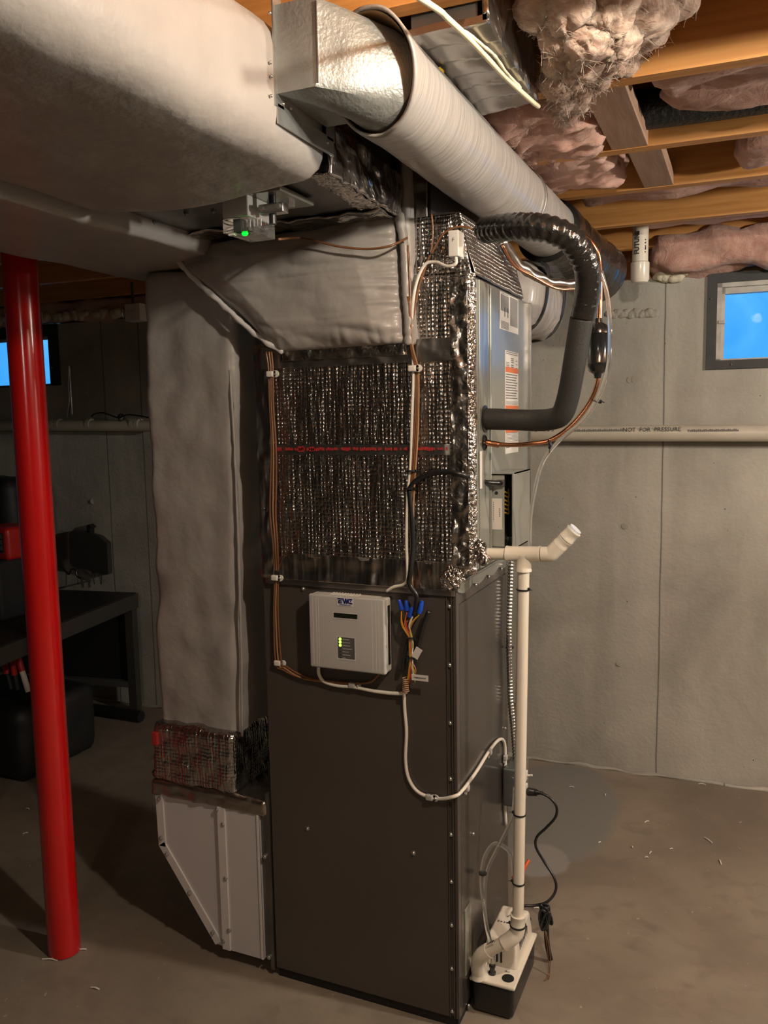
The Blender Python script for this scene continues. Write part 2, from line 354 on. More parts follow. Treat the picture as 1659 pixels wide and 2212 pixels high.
M = dict(
    wall=concrete('poured_concrete', (.385, .37, .315), (.25, .24, .205), (.50, .48, .42), SEAMS),
    walld=concrete('low_bounce_concrete', (.20, .19, .165), (.15, .14, .12), (.25, .235, .205)),  # colour darkened so the unseen walls bounce less light
    floor=concrete('concrete_slab', (.235, .195, .15), (.15, .122, .09), (.32, .275, .21), floor=True),
    subfloor=mat('subfloor_board', (.30, .17, .08), .8, col2=(.40, .25, .12), cs=14, bump=.3),
    wood=mat('joist_wood', (.62, .30, .085), .62, col2=(.50, .22, .055), cs=5, stretch=(.6, 14, 14), bump=.25, bs=12, det=5),
    block=mat('blocking_wood', (.42, .27, .19), .7, col2=(.34, .20, .13), cs=6, stretch=(8, .8, 8), bump=.2, bs=20),
    quilt=mat('duct_wrap', (.33, .305, .285), .46, col2=(.37, .345, .32), cs=7, bump=.55, bs=14, bd=.010, det=3, coat=.12),
    quiltv=mat('duct_wrap_pleated', (.33, .305, .285), .46, col2=(.38, .35, .325), cs=4, bump=.6, bs=16, bd=.008, stretch=(1, 5, .7), coat=.12),
    quiltr=mat('duct_wrap_round', (.36, .335, .31), .42, col2=(.40, .375, .35), cs=3, bump=.4, bs=9, bd=.010, stretch=(.8, 6, .8), coat=.2),
    foil=foil_bubble('foil_bubble_wrap'), foild=foil_bubble('foil_dotted_wrap', True),
    tape=foil_tape('foil_tape'), crumple=foil_tape('foil_crumpled', (.66, .62, .58), .22, 95, 260, k=1.5),
    tapes=foil_tape('foil_tape_smooth', (.42, .395, .37), .33, 9, 40, k=.55),
    tapev=foil_tape('foil_tape_pleated', (.50, .46, .43), .25, 30, 80, (1, 1, .15)),
    galv=mat('galvanized_steel', (.58, .60, .58), .36, .9, col2=(.45, .47, .46), cs=22, bump=.1, bs=60),
    galvw=mat('galvanized_wet', (.36, .38, .37), .45, .55, col2=(.28, .30, .29), cs=18, bump=.55, bs=150, bd=.0025),
    galvd=mat('galvanized_collar', (.22, .21, .20), .38, .85, col2=(.16, .155, .15), cs=10),
    cab=mat('cabinet_enamel', (.066, .055, .048), .34, .0, col2=(.075, .063, .054), cs=3, coat=.35),
    cabr=mat('cabinet_panel', (.068, .060, .055), .24, .35, coat=.3),
    coil=mat('coil_paint', (.30, .31, .27), .24, .3, coat=.6),
    coild=mat('coil_paint_edge', (.36, .37, .33), .3, .3),
    wmetal=mat('white_painted_metal', (.60, .57, .58), .42, 0, coat=.1),
    wedge=mat('white_metal_edge', (.70, .67, .66), .35),
    pvc=mat('white_pvc', (.80, .74, .62), .30, coat=.3),
    pvcg=mat('weathered_pvc', (.56, .52, .43), .42, col2=(.48, .44, .36), cs=6),
    white=mat('white_plastic', (.74, .71, .64), .38),
    panel=mat('panel_plastic', (.50, .49, .47), .45), 
    cream=mat('cream_cable', (.80, .72, .50), .45),
    wcable=mat('white_cable', (.80, .75, .66), .35),
    brown=mat('brown_wire', (.20, .085, .035), .38, coat=.3),
    brownl=mat('tan_wire', (.34, .18, .09), .4, coat=.2),
    black=mat('black_rubber', (.012, .012, .012), .36, coat=.2),
    flex=mat('black_tape', (.014, .013, .012), .16, coat=.6, bump=.9, bs=70, bd=.004),
    foam=mat('black_foam', (.022, .022, .020), .62, bump=.5, bs=260, bd=.0015),
    foams=mat('black_foam_rough', (.018, .019, .019), .5, bump=1.0, bs=90, bd=.006),
    blackbox=mat('dark_matt', (.010, .010, .011), .6),
    copper=mat('copper', (.75, .36, .20), .26, 1.0, col2=(.55, .26, .14), cs=25),
    red=mat('red_enamel', (.50, .006, .006), .20, coat=.6, bump=.08, bs=60, bd=.001),
    redp=mat('red_plastic', (.45, .012, .010), .35),
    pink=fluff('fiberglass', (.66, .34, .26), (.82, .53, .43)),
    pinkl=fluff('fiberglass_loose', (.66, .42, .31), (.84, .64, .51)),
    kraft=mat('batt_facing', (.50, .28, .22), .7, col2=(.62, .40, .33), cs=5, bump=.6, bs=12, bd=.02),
    sprayfoam=mat('spray_foam', (.66, .60, .46), .8, bump=.8, bs=30, bd=.01),
    steel=mat('bright_steel', (.72, .72, .72), .22, 1.0),
    zinc=mat('zinc_plated', (.62, .62, .60), .28, .9, bump=.2, bs=120, bd=.001),
    conduit=mat('armored_cable', (.55, .55, .52), .25, 1.0),
    boxgrey=mat('box_steel', (.20, .22, .22), .32, .7),
    brass=mat('brass', (.70, .45, .15), .3, 1.0),
    paper=mat('label_paper', (.66, .63, .58), .6),
    ink=mat('black_ink', (.02, .02, .022), .5),
    greyink=mat('grey_ink', (.13, .13, .13), .6),
    redink=mat('red_print', (.42, .03, .03), .5),
    orange=mat('orange_print', (.62, .16, .05), .5),
    blue=mat('blue_plastic', (.012, .07, .50), .35),
    blueink=mat('blue_print', (.012, .02, .20), .4),
    yellow=mat('yellow_wire', (.65, .42, .02), .4), orangew=mat('orange_wire', (.75, .25, .03), .4), redw=mat('red_wire', (.55, .03, .03), .4),
    greenw=mat('green_wire', (.04, .25, .12), .4), orangec=mat('orange_cap', (.75, .10, .02), .4),
    lcd=mat('lcd_glass', (.012, .018, .010), .15),
    led=mat('lit_led', (.2, .9, .1), .4, emit=((.35, 1.0, .06), 3.0)), ledg=mat('green_led', (0, .8, 0), .4, emit=((0, 1, .02), 2.5)),
    leddark=mat('unlit_led', (.03, .03, .03), .4), panelgrey=mat('led_window', (.10, .10, .10), .4),
    clear=mat('clear_vinyl', (.93, .93, .90), .06, trans=.93, ior=1.35),
    acrylic=mat('clear_cover', (.95, .95, .93), .05, trans=.95, ior=1.3),
    glass=mat('window_glass', (.97, .98, 1), .02, trans=1, ior=1.02),
    darkframe=mat('steel_window_plate', (.022, .024, .026), .55, col2=(.035, .035, .034), cs=12),
    vinyl=mat('window_vinyl', (.50, .48, .44), .5, col2=(.38, .36, .33), cs=20),
    table=mat('dark_table', (.018, .016, .015), .5), tablee=mat('table_edge', (.045, .042, .036), .45),
    chrome=mat('grey_metal_rail', (.13, .13, .125), .4, .4),
    bulb=mat('bulb_glass', (1, .95, .85), .3, emit=((1, .86, .62), 12.0)),
    well=None)
# ------------------------------------------------------------------ room shell
WA = math.radians(1.70)
WP = V((-.895, 3.745, 0)); WE = V((math.cos(WA), math.sin(WA), 0)); WN = V((-math.sin(WA), math.cos(WA), 0))
def WL(s, d, z): return WP + WE * s + WN * d + V((0, 0, z))       # s along the wall, d into it
WM = Matrix(((WE.x, WN.x, 0, WP.x), (WE.y, WN.y, 0, WP.y), (0, 0, 1, 0), (0, 0, 0, 1)))
def on_wall(px, py, d=0.0):
    r = T.transposed() @ V(((px - 829.5) / FPX, (py - 1106) / FPX, 1.0))
    t = ((WP + WN * d - CAM).dot(WN)) / r.dot(WN); q = CAM + r * t
    return (q - WP).dot(WE), q.z
WTOP = 2.19; ZC = 2.30; ZS = 2.54
XL, XR, YB = -8.0, 4.4, -5.5
s1a = on_wall(1527, 700)[0]; s1b = s1a + .86
s2b = on_wall(108, 770)[0] + .07; s2a = s2b - .86
W1 = (s1a, s1b, 1.80, WTOP); W2 = (s2a, s2b, 1.845, WTOP)
mb = MB(); cuts = sorted([(-5.6,), W2, W1, (4.4,)], key=lambda a: a[0]); TH = .22
mb.box(-5.6, W2[0], 0, TH, 0, WTOP); mb.box(W2[1], W1[0], 0, TH, 0, WTOP); mb.box(W1[1], 4.4, 0, TH, 0, WTOP)
for q in (W1, W2): mb.box(q[0], q[1], 0, TH, 0, q[2])
wall = struct('wall_back', mb, M['wall']); wall.matrix_world = WM
struct('floor', MB().box(XL, XR, YB, 4.3, -.1, 0), M['floor'])
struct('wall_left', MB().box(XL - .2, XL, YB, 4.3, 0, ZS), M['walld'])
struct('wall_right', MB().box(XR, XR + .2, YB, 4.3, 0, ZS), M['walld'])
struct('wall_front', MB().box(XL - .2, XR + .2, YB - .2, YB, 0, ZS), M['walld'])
struct('ceiling', MB().box(XL - .2, XR + .2, YB - .2, 4.3, ZS, ZS + .03), M['subfloor'])
# rim and sill above the wall, seen in the gap between wall top and joists
o = struct('trim_1', MB().box(-5.6, 4.4, .10, .14, WTOP, ZS), M['wood']); o.matrix_world = WM
o = struct('trim_2', MB().box(-5.6, 4.4, .06, .20, WTOP, WTOP + .038), M['wood']); o.matrix_world = WM
# windows: dark steel plate, vinyl frame, sash rail, pane
def window(n, q, lft, rgt, bot, top, f=.018, dp=.07):
    root = bpy.data.objects.new('window_%d' % n, None); COL.objects.link(root); root['kind'] = 'structure'; root.matrix_world = WM
    def part(name, mb, m):
        o = obj(name, mb, m, root); o['kind'] = 'structure'; return o
    a, b, z0, z1 = q
    mb = MB(); d0, d1 = -.012, min(.03, dp * .9)
    mb.box(a, lft, d0, d1, z0, z1); mb.box(rgt, b, d0, d1, z0, z1); mb.box(lft, rgt, d0, d1, z0, bot); mb.box(lft, rgt, d0, d1, top, z1)
    part('steel_plate', mb, M['darkframe'])
    mb = MB()
    mb.box(lft, lft + f, 0, dp, bot, top); mb.box(rgt - f, rgt, 0, dp, bot, top); mb.box(lft, rgt, 0, dp, top - f, top); mb.box(lft, rgt, 0, dp, bot, bot + .006)
    part('window_frame', mb, M['vinyl'])
    mb = MB(); g = f * 1.7
    mb.box(lft + f, lft + g, dp * .3, dp * .85, bot, top - f); mb.box(lft + f, rgt - f, dp * .3, dp * .85, top - g - .012, top - f)
    part('sash', mb, M['vinyl'])
    part('window_latch', MB().box(lft + .006, lft + .032, -.006, .004, (bot + top) / 2 - .008, (bot + top) / 2 + .006, .002), M['vinyl'])
    part('pane', MB().box(lft + g - .002, rgt - f + .002, dp * .55, dp * .55 + .004, bot + .004, top - g - .01), M['glass'])
    mb = MB()
    for sx, sz in ((lft - .025, z1 - .10), (lft + .06, z0 + .018), (rgt + .02, z0 + .1)): mb.ball((sx, d0, sz), .005, 8)
    part('plate_screws', mb, M['steel'])
gl, _ = on_wall(1548, 700); _, gb = on_wall(1548, 779); _, gt = on_wall(1548, 612)
window(1, W1, gl, gl + .76, gb, gt)
gr, _ = on_wall(107, 770, -.006); _, gb2 = on_wall(60, 833)
window(2, W2, gr - .76, gr, gb2, gb2 + .275, .004, .012)
# joists (run along the wall)
jy = [3.70, 3.21, 2.735, 2.32, 1.85, 1.38, .93, .48, .02]
jl = ['nearest the concrete wall, above the pink sill insulation', 'second from the wall, just in front of the white vent pipe', 'third from the wall, touching the lower blocking piece',
      'fourth from the wall, between the two dark foam pipes', 'fifth from the wall, tall orange side beside hanging insulation', 'sixth from the wall, along the near side of foil-taped box', 'second nearest the camera, overhead', 'nearest the camera, overhead']
for i, y in enumerate(jy[:8]):
    mb = MB().box(-5.2, 4.0, -.038, 0, ZC, ZS - .001)
    x0 = -.2; Mx = Matrix(((WE.x, WN.x, 0, x0), (WE.y, WN.y, 0, y + .02), (0, 0, 1, 0), (0, 0, 0, 1)))
    if y > 3.6: mb = MB().box(-5.2, 4.0, -.038 - .03, -.03, ZC, ZS - .001)
    mb.v = [Mx @ v for v in mb.v]
    o = obj('ceiling_joist', mb, M['wood']); tag(o, 'orange wooden ceiling joist, ' + jl[i], 'joist', 'ceiling joists')
def JB(x, y): return y + (x + .2) * math.tan(WA)
# cross blocking
for k, (x, y0, y1, wd, lb) in enumerate(((-.30, 1.872, 2.30, .045, 'upper flat wood blocking between the fourth and fifth joist, with insulation on both sides'),
                                   (-.268, 2.342, 2.715, .042, 'lower flat wood blocking with a clean cut end below the upper blocking'))):
    mb = MB().box(x - wd, x + wd, y0, y1, ZC + .002, ZC + .04, .002)
    tag(obj('wood_blocking', mb, M['block']), lb, 'wood blocking', 'joist blocking')
# black foam pipes in two joist bays
def foam_pipe(x0, x1, y, z, r, lb):
    mb = MB().tube([(x0, JB(x0, y), z), ((x0 + x1) / 2, JB((x0 + x1) / 2, y), z), (x1, JB(x1, y), z)], r, 18, 30, rf=lambda l, L, a: 1 + .05 * noise.noise(V((l * 9, a, y))))
    tag(obj('foam_pipe', mb, M['foams'], smooth=60), lb, 'insulated pipe', 'dark foam pipes between joists')
foam_pipe(-.40, 3.0, 2.255, 2.375, .048, 'thick rough black insulated pipe beside the fourth joist, blunt end showing')
foam_pipe(-.40, 3.0, 2.44, 2.385, .046, 'black insulated pipe in the bay below the fourth joist, crossing behind the lower blocking')
# ------------------------------------------------------------------ insulation
def batt(x0, x1, y0, y1, z0, z1, amp, sc, m, lb, n=46, seed=0):
    mb = MB().puff(x0, x1, y0, y1, z0, z1, .03, amp * .5, sc, max(n, 60), fn=lambda o_, d_: o_ + d_ * amp * .55 * (.25 - abs(noise.noise(V((o_.x * 5, o_.y * 14, o_.z * 14))))) + d_ * amp * .25 * noise.noise(V((o_.x * 17, o_.y * 40, o_.z * 40))))
    mb.v = [V((v.x, v.y + (v.x + .2) * math.tan(WA), v.z)) for v in mb.v]
    tag(obj('insulation_batt', mb, M[m], smooth=180), lb, 'insulation', 'pink fiberglass between joists')
batt(-.20, 3.0, 1.875, 2.19, 2.325, 2.52, .05, 5.5, 'pink', 'pink fiberglass batt above the upper black pipe, right of the blocking')
batt(-.62, -.36, 1.90, 2.28, 2.29, 2.52, .06, 7, 'pink', 'loose pink fiberglass left of the upper blocking, behind the foil-taped box', 24)
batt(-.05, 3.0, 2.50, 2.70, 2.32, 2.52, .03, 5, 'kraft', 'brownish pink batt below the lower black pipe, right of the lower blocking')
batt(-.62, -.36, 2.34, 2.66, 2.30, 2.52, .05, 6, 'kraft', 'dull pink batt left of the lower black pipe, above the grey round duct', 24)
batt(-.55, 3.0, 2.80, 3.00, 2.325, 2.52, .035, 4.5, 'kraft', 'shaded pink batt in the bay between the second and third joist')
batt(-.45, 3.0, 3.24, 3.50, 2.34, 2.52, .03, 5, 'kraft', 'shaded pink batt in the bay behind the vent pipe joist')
mb = MB().puff(.50, 3.6, -.15, .05, WTOP + .005, ZC + .05, .04, .045, 6, 60); mb.v = [WM @ v for v in mb.v]
tag(obj('insulation_batt', mb, M['pink'], smooth=180), 'pink fiberglass laid along the wall top above the right window', 'insulation', 'pink fiberglass between joists')
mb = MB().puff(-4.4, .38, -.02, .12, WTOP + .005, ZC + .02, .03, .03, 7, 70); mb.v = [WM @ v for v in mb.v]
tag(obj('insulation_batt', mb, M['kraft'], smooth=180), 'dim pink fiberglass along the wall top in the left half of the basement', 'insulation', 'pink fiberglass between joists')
# hanging clump and neighbours
def fibers(mb_src, n_, parent, m, L=.035, seed=1):
    """fine glass fibres lying on and lifting off the surface of a batt or clump"""
    rg = random.Random(seed); mb = MB(); F = [f_ for f_ in mb_src.f if len(f_) >= 3]
    for _ in range(n_):
        f_ = rg.choice(F); a, b, c = (mb_src.v[k] for k in f_[:3]); nn = (b - a).cross(c - a)
        if nn.length < 1e-12: continue
        nn.normalize(); p = (a + b + c) / 3
        t_ = V((rg.uniform(-1, 1), rg.uniform(-1, 1), rg.uniform(-1, .4))); t_ = (t_ - nn * t_.dot(nn) * .8).normalized(); l_ = L * rg.uniform(.5, 1.3)
        u_ = V((rg.uniform(-1, 1), rg.uniform(-1, 1), rg.uniform(-1, 1))) * .25
        mb.tube([p - nn * .001, p + (t_ + nn * .14) * l_ * .5 + u_ * l_ * .5, p + (t_ + nn * .02 + u_) * l_], rg.uniform(.0002, .0005), 3, 3, caps=False)
    o = obj('loose_fibers', mb, M[m], parent, 180); o['kind'] = 'stuff'
def clump(parts, m, lb, amp=.42, sc=13, nf=1500):
    mb = MB()
    for i, (c, r) in enumerate(parts): mb.blob(c, r, amp, sc, i * 7.3, 64, True)
    o = obj('insulation_clump', mb, M[m], smooth=180); tag(o, lb, 'insulation', 'loose fiberglass hanging from the ceiling')
    fibers(mb, int(nf * 1.3), o, m, .024, len(parts))
def lumps(L): return [(U(x, y, Z=z), (q, q * 1.35, q * .8)) for x, y, z, q in L]
clump(lumps([(1175, 15, 2.35, .045), (1235, 20, 2.34, .055), (1305, 15, 2.34, .06), (1380, 15, 2.36, .06), (1435, -10, 2.39, .055), (1205, 80, 2.32, .04), (1262, 85, 2.31, .05), (1330, 75, 2.32, .055), (1392, 55, 2.36, .045),
      (1205, 135, 2.30, .032), (1250, 140, 2.30, .042), (1305, 130, 2.31, .042), (1350, 105, 2.34, .036), (1206, 180, 2.30, .033), (1245, 188, 2.30, .038), (1286, 172, 2.31, .034), (1212, 222, 2.30, .032), (1244, 225, 2.31, .028), (1220, 250, 2.30, .024), (1290, 60, 2.42, .12)]), 'pinkl',
      'large loose clump of pale pink fiberglass drooping from the ceiling beside the foil-taped box', nf=3600)
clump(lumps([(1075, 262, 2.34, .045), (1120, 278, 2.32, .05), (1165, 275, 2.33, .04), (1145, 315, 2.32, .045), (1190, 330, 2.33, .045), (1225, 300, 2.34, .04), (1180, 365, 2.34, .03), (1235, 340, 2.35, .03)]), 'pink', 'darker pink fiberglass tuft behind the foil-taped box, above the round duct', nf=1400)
clump([(V((.02 + .14 * k, 1.60 + .03 * (k % 2), 2.49)), (.11, .17, .055)) for k in range(5)], 'pink', 'pink fiberglass filling the joist bay at the top right corner', .35, 9, 800)
batt(.02, 3.0, 1.40, 1.82, 2.42, 2.53, .04, 5, 'pink', 'pink fiberglass deep in the bay at the top right')
# ------------------------------------------------------------------ floor edge, debris, column
mb = MB()
seam_ = [WL(-3.6 + i * .03, -.006 + .006 * noise.noise(V((i * .3, 0, 0))), .002) for i in range(260)]
mb.tube(seam_, .009, 8, 2, rf=lambda l, L, a: max(.25, 1 + 1.6 * noise.noise(V((l * 9, a * .7, 0)))))
tag(obj('mortar_seam', mb, M['wall'], smooth=180), 'rough pale mortar ridge where the back wall meets the floor', 'mortar', kind='stuff')
mb = MB()
for px, py, L, a in ((1235, 1700, .02, 0), (1397, 1775, .022, .9), (1405, 1842, .02, 1.3), (1397, 1852, .012, .3), (1530, 1815, .045, 2.3), (1556, 1862, .035, 1.8), (1517, 1694, .03, .1), (1295, 1820, .012, 1), (1366, 1830, .01, 2), (1450, 1834, .012, .6), (1308, 1717, .018, 1.6), (108, 2073, .05, .3), (176, 2052, .03, .6), (205, 2135, .03, .1), (55, 1800, .02, 1), (60, 1747, .02, 0), (1160, 1962, .02, .2)):
    c = U(px, py, Z=.002); d = V((math.cos(a), math.sin(a), 0)) * L / 2
    mb.tube([c - d, c + V((0, 0, .003)), c + d], .0022, 6, 3)
tag(obj('floor_debris', mb, M['white'], smooth=60), 'scattered white wire scraps and plaster crumbs on the concrete floor', 'debris', kind='stuff')
col = thing('support_column', 'glossy red round steel column standing on the floor left of the ducts', 'column')
mb = MB().tube([(-1.893, 1.790, .004), (-1.893, 1.790, ZC - .008)], .048, 40, rf=lambda l, L, a: 1 + .004 * noise.noise(V((l * 6, a * 2, 0))))
obj('column_shaft', mb, M['red'], col, 60)
obj('top_plate', MB().box(-1.98, -1.79, 1.69, 1.88, ZC - .008, ZC - .001), M['red'], col)
# ------------------------------------------------------------------ supply trunk, return trunk, drop
def sag(o, d): return o
trunk = thing('supply_trunk_duct', 'large overhead duct wrapped in smooth grey insulation, filling the upper left', 'duct')
mb = MB().puff(-1.335, -.745, -1.2, 1.50, 2.075, 2.297, .055, .012, 3.2, 60, fn=lambda o, d: o + V((0, 0, -.012 * max(0, math.sin((o.x + 1.335) / .59 * math.pi)) if d.z < 0 else 0)))
obj('duct_wrap', mb, M['quilt'], trunk, 180)
ret = thing('return_trunk_duct', 'lower grey wrapped duct behind the supply trunk, above the red column', 'duct')
mb = MB().puff(-1.73, -1.322, -.6, 2.46, 2.054, 2.297, .012, .006, 4, 60)
obj('duct_wrap', mb, M['quilt'], ret, 180)
drop = thing('return_drop_duct', 'tall grey insulation-wrapped vertical duct left of the furnace', 'duct')
def dropfn(o, d):
    return o + V((-.045 * (max(0, 2.02 - o.z) / 1.35) * (.4 + .6 * (o.x + 1.61) / .32), 0, 0))
mb = MB().puff(-1.608, -1.292, 1.955, 2.42, .665, 2.05, .028, .011, 9, 60, fn=dropfn, sx=(1, 1, .8))
obj('duct_wrap', mb, M['quilt'], drop, 180)
mb = MB().tube([U(*q, Y=1.952) for q in ((497, 800), (503, 900), (508, 1000), (513, 1120), (517, 1250), (521, 1400), (523, 1590))], .0045, 6, 6, rf=lambda l, L, a: 1 + .6 * noise.noise(V((l * 60, a, 1))))
obj('taped_seam', mb, M['quilt'], drop, 180)
mb = MB().puff(-1.628, -1.335, 1.925, 2.44, .535, .725, .02, .006, 20, 50, fn=lambda o, d: o + V((-.012 if o.z < .57 and d.x < 0 else 0, 0, 0)))
obj('foil_sleeve', mb, M['foil'], drop, 180, 'crinkled foil sleeve at the foot of the duct')
mb = MB().puff(-1.642, -1.235, 1.928, 2.44, .488, .54, .012, .004, 26, 50)
obj('foil_tape_band', mb, M['tapes'], drop, 180)
obj('red_tape_patch', MB().puff(-1.622, -1.600, 1.916, 1.93, .655, .695, .003, .001, 20, 6), M['redink'], drop, 180)
# white boot at the bottom
boot = thing('return_boot', 'white painted sheet metal boot with a slanted lower left side, beside the furnace', 'duct boot')
XZ = lambda y0: (lambda u, v, d: V((u, d, v)))
Y0 = 1.94
f = XZ(0)
outl = [(-1.634, .492), (-1.630, .324), (-1.434, .046), (-1.399, .044), (-1.399, .492)]
obj('side_panel', MB().prism(outl[::-1], f, Y0 + .001, 2.42), M['wmetal'], boot)
obj('right_panel', MB().box(-1.401, -1.262, Y0 - .006, 2.42, .044, .494), M['wmetal'], boot)
def band(pts, wd, y0, y1):
    mb = MB()
    for (a, b) in zip(pts[:-1], pts[1:]):
        a, b = V(a), V(b); d = (b - a).normalized(); n = V((-d.y, d.x)) * wd
        mb.prism([tuple(a), tuple(b), tuple(b + n), tuple(a + n)], f, y0, y1)
    return mb
obj('folded_flange', band([(-1.634, .490), (-1.630, .324), (-1.434, .046)], .026, Y0 - .004, Y0 + .001), M['wedge'], boot)
obj('seam_strip', MB().box(-1.404, -1.376, Y0 - .011, Y0 - .005, .044, .494, .0015), M['wedge'], boot)
obj('edge_lip', MB().box(-1.268, -1.262, Y0 - .010, Y0 - .004, .046, .49), M['wedge'], boot)
obj('galvanized_corner', MB().box(-1.2615, -1.236, Y0 + .004, 2.40, .050, .50).box(-1.238, -1.226, Y0 - .006, Y0 + .03, .02, .56), M['galvd'], boot, label='bare galvanized corner strip')
for q in ((342, 1726), (347, 1811), (359, 1846), (408, 1930), (458, 2016), (468, 1749), (481, 1781), (487, 1898), (494, 2010), (483, 2033), (572, 1850), (581, 2068)):
    c = U(*q, Y=Y0 - .012)
    obj('screw', MB().ball(c, .0055, 10, (1, .8, 1)).cyl(c + V((0, -.002, 0)), c + V((0, .012, 0)), .0065, 8), M['zinc'], boot, 60)
# ------------------------------------------------------------------ furnace cabinet
CX0, CX1, CY0, CY1, CZ = -1.222, -.658, 1.94, 2.44, 1.203
cab = thing('furnace_cabinet', 'tall dark brown enamelled furnace cabinet standing on the floor in the centre', 'furnace')
obj('cabinet_body', MB().box(CX0, CX1 - .004, CY0 + .003, CY1, .03, CZ - .004), M['cab'], cab)
sx = U(968, 1600, Y=CY0).x; sx2 = U(979, 1600, Y=CY0).x
obj('side_panel', MB().box(CX0, sx - .003, CY0 - .001, CY0 + .003, .028, CZ - .001, .0008), M['cab'], cab)
obj('corner_seam', MB().box(sx - .001, sx + .002, CY0 - .004, CY0 + .003, .03, CZ - .01).box(sx2 - .002, sx2 + .001, CY0 - .004, CY0 + .003, .03, CZ - .01), M['cab'], cab)
obj('corner_post', MB().box(sx2 + .002, CX1, CY0 - .003, CY0 + .02, .028, CZ, .002), M['cab'], cab)
obj('front_panel', MB().box(CX1 - .006, CX1, CY0 + .02, CY1 - .02, .03, CZ - .055, .002), M['cabr'], cab, label='grey brown reflective front panel facing right')
mb = MB()
N = 30
def lip(u, v):      # scalloped top lip of the front
    y = CY0 + u * (CY1 - CY0); z = CZ - (0.018 + .012 * abs(math.sin(u * math.pi * 4))) * (1 - v)
    return V((CX1 + .001, y, z))
mb.sheet(lip, 40, 2, (.003, 0, 0)); mb.box(CX1 - .05, CX1 + .004, CY0 - .002, CY1, CZ - .001, CZ + .004)
obj('top_lip', mb, M['coil'], cab)
for yy in (2.08, 2.20, 2.33): obj('screw', MB().ball((CX1 + .006, yy, CZ - .026), .005, 8), M['zinc'], cab, 60)
obj('toe_kick', MB().box(CX0 + .005, CX1 - .006, CY0 + .004, CY1 - .01, .0, .03), M['blackbox'], cab, label='black recessed base')
for q in (1310, 1437, 1562, 1683, 1803, 1905, 1999, 2093, 2185):
    c = U(970 + (q - 1310) * .007, q, Y=CY0 - .003); obj('screw', MB().ball(c, .0048, 10, (1, .8, 1)).cyl(c, c + V((0, .006, 0)), .006, 8), M['zinc'], cab, 60)
for q in ((664, 1790), (893, 1893 - 50), (655, 1272)):
    c = U(*q, Y=CY0 - .003); obj('screw', MB().ball(c, .005, 10).cyl(c, c + V((0, .006, 0)), .0065, 8), M['zinc'], cab, 60)
for q in ((1022, 1801), (1091, 1573), (1012, 2172)):
    c = U(*q, X=CX1 + .002); obj('screw', MB().ball(c, .0045, 10), M['zinc'], cab, 60)
obj('front_handle_recess', MB().puff(CX1 - .002, CX1 + .003, 1.985, 2.035, .12, .31, .01, 0, 1, 4), M['coil'], cab, 40, 'pale recessed grip low on the front panel')
# ------------------------------------------------------------------ evaporator coil case
KX, KY0, KY1, KZ0, KZ1 = -.600, 1.945, 2.44, 1.245, 1.948
coil = thing('evaporator_coil_case', 'grey-green painted coil case with paper labels, on top of the furnace', 'coil case')
obj('case_body', MB().box(-1.19, KX - .004, KY0, KY1, KZ0, KZ1), M['coild'], coil)
e1 = U(1058, 800, X=KX).y
obj('left_front_panel', MB().box(KX - .004, KX, KY0 + .012, e1 - .002, KZ0, KZ1, .001), M['coil'], coil)
obj('right_front_panel', MB().box(KX - .004, KX, e1 + .004, KY1 - .004, KZ0, KZ1, .001), M['coil'], coil)
obj('panel_fold', MB().tube([(KX + .001, e1 + .001, KZ0 + .01), (KX + .001, e1 + .001, KZ1 - .01)], .0032, 8), M['coild'], coil, 60)
obj('rear_flange', MB().box(KX - .03, KX + .010, KY1 - .004, KY1 + .003, KZ0, KZ1, .001), M['tapes'], coil, label='foil-edged rear flange')
hp = U(1048, 905, X=KX)
def grommet(c, r): return MB().lathe(c + V((-.002, 0, 0)), (1, 0, 0), [(r * .6, 0), (r, 0), (r, .004), (r * .82, .006), (r * .80, .003)], 24)
obj('pipe_grommet', grommet(hp, .034), M['black'], coil, 40)
hp2 = U(1046, 956, X=KX)
obj('pipe_grommet', grommet(hp2, .020), M['black'], coil, 40)
def px_rect(px0, py0, px1, py1, X=KX):
    a = U(px0, py0, X=X); b = U(px1, py1, X=X); return a.y, b.y, b.z, a.z
def label(parent, y0, y1, z0, z1, X, lines, bars=(), extra=None, name='paper_label', lb=None):
    o = obj(name, MB().box(X, X + .0008, y0, y1, z0, z1), M['paper'], parent, label=lb)
    mb = MB()
    for z, a, b, h in lines: 
        y = y0 + (y1 - y0) * a; ye = y0 + (y1 - y0) * b; zz = z0 + (z1 - z0) * z
        while y < ye:
            wd = min(random.uniform(.004, .014), ye - y); mb.box(X + .0008, X + .0012, y, y + wd, zz - h / 2, zz + h / 2); y += wd + .0025
    if mb.v: obj('fine_print', mb, M['greyink'], o)
    for z, h in bars:
        zz = z0 + (z1 - z0) * z; obj('orange_bar', MB().box(X + .0008, X + .0013, y0 + .002, y1 - .002, zz - h / 2, zz + h / 2), M['orange'], o)
    return o
y0, y1, z0, z1 = px_rect(1079, 628, 1119, 731)
ln = [(.97, .1, .45, .002)] + [(.93 - .022 * i, .05, .46, .0016) for i in range(20)] + [(.96 - .018 * i, .54, .96, .0012) for i in range(44)] + [(.22 - .03 * i, .06, .46, .0016) for i in range(7)]
o = label(coil, y0, y1, z0 + .01, z1, KX, ln, lb='upper white data label dense with small print')
obj('airflow_arrow', MB().box(KX + .0008, KX + .0014, y0 + .045, y0 + .050, z0 + .045, z0 + .07).box(KX + .0008, KX + .0014, y0 + .075, y0 + .08, z0 + .045, z0 + .07), M['ink'], o)
y0, y1, z0, z1 = px_rect(1091, 756, 1119, 976)
def zf(py): return (U(1105, py, X=KX).z - z0) / (z1 - z0)
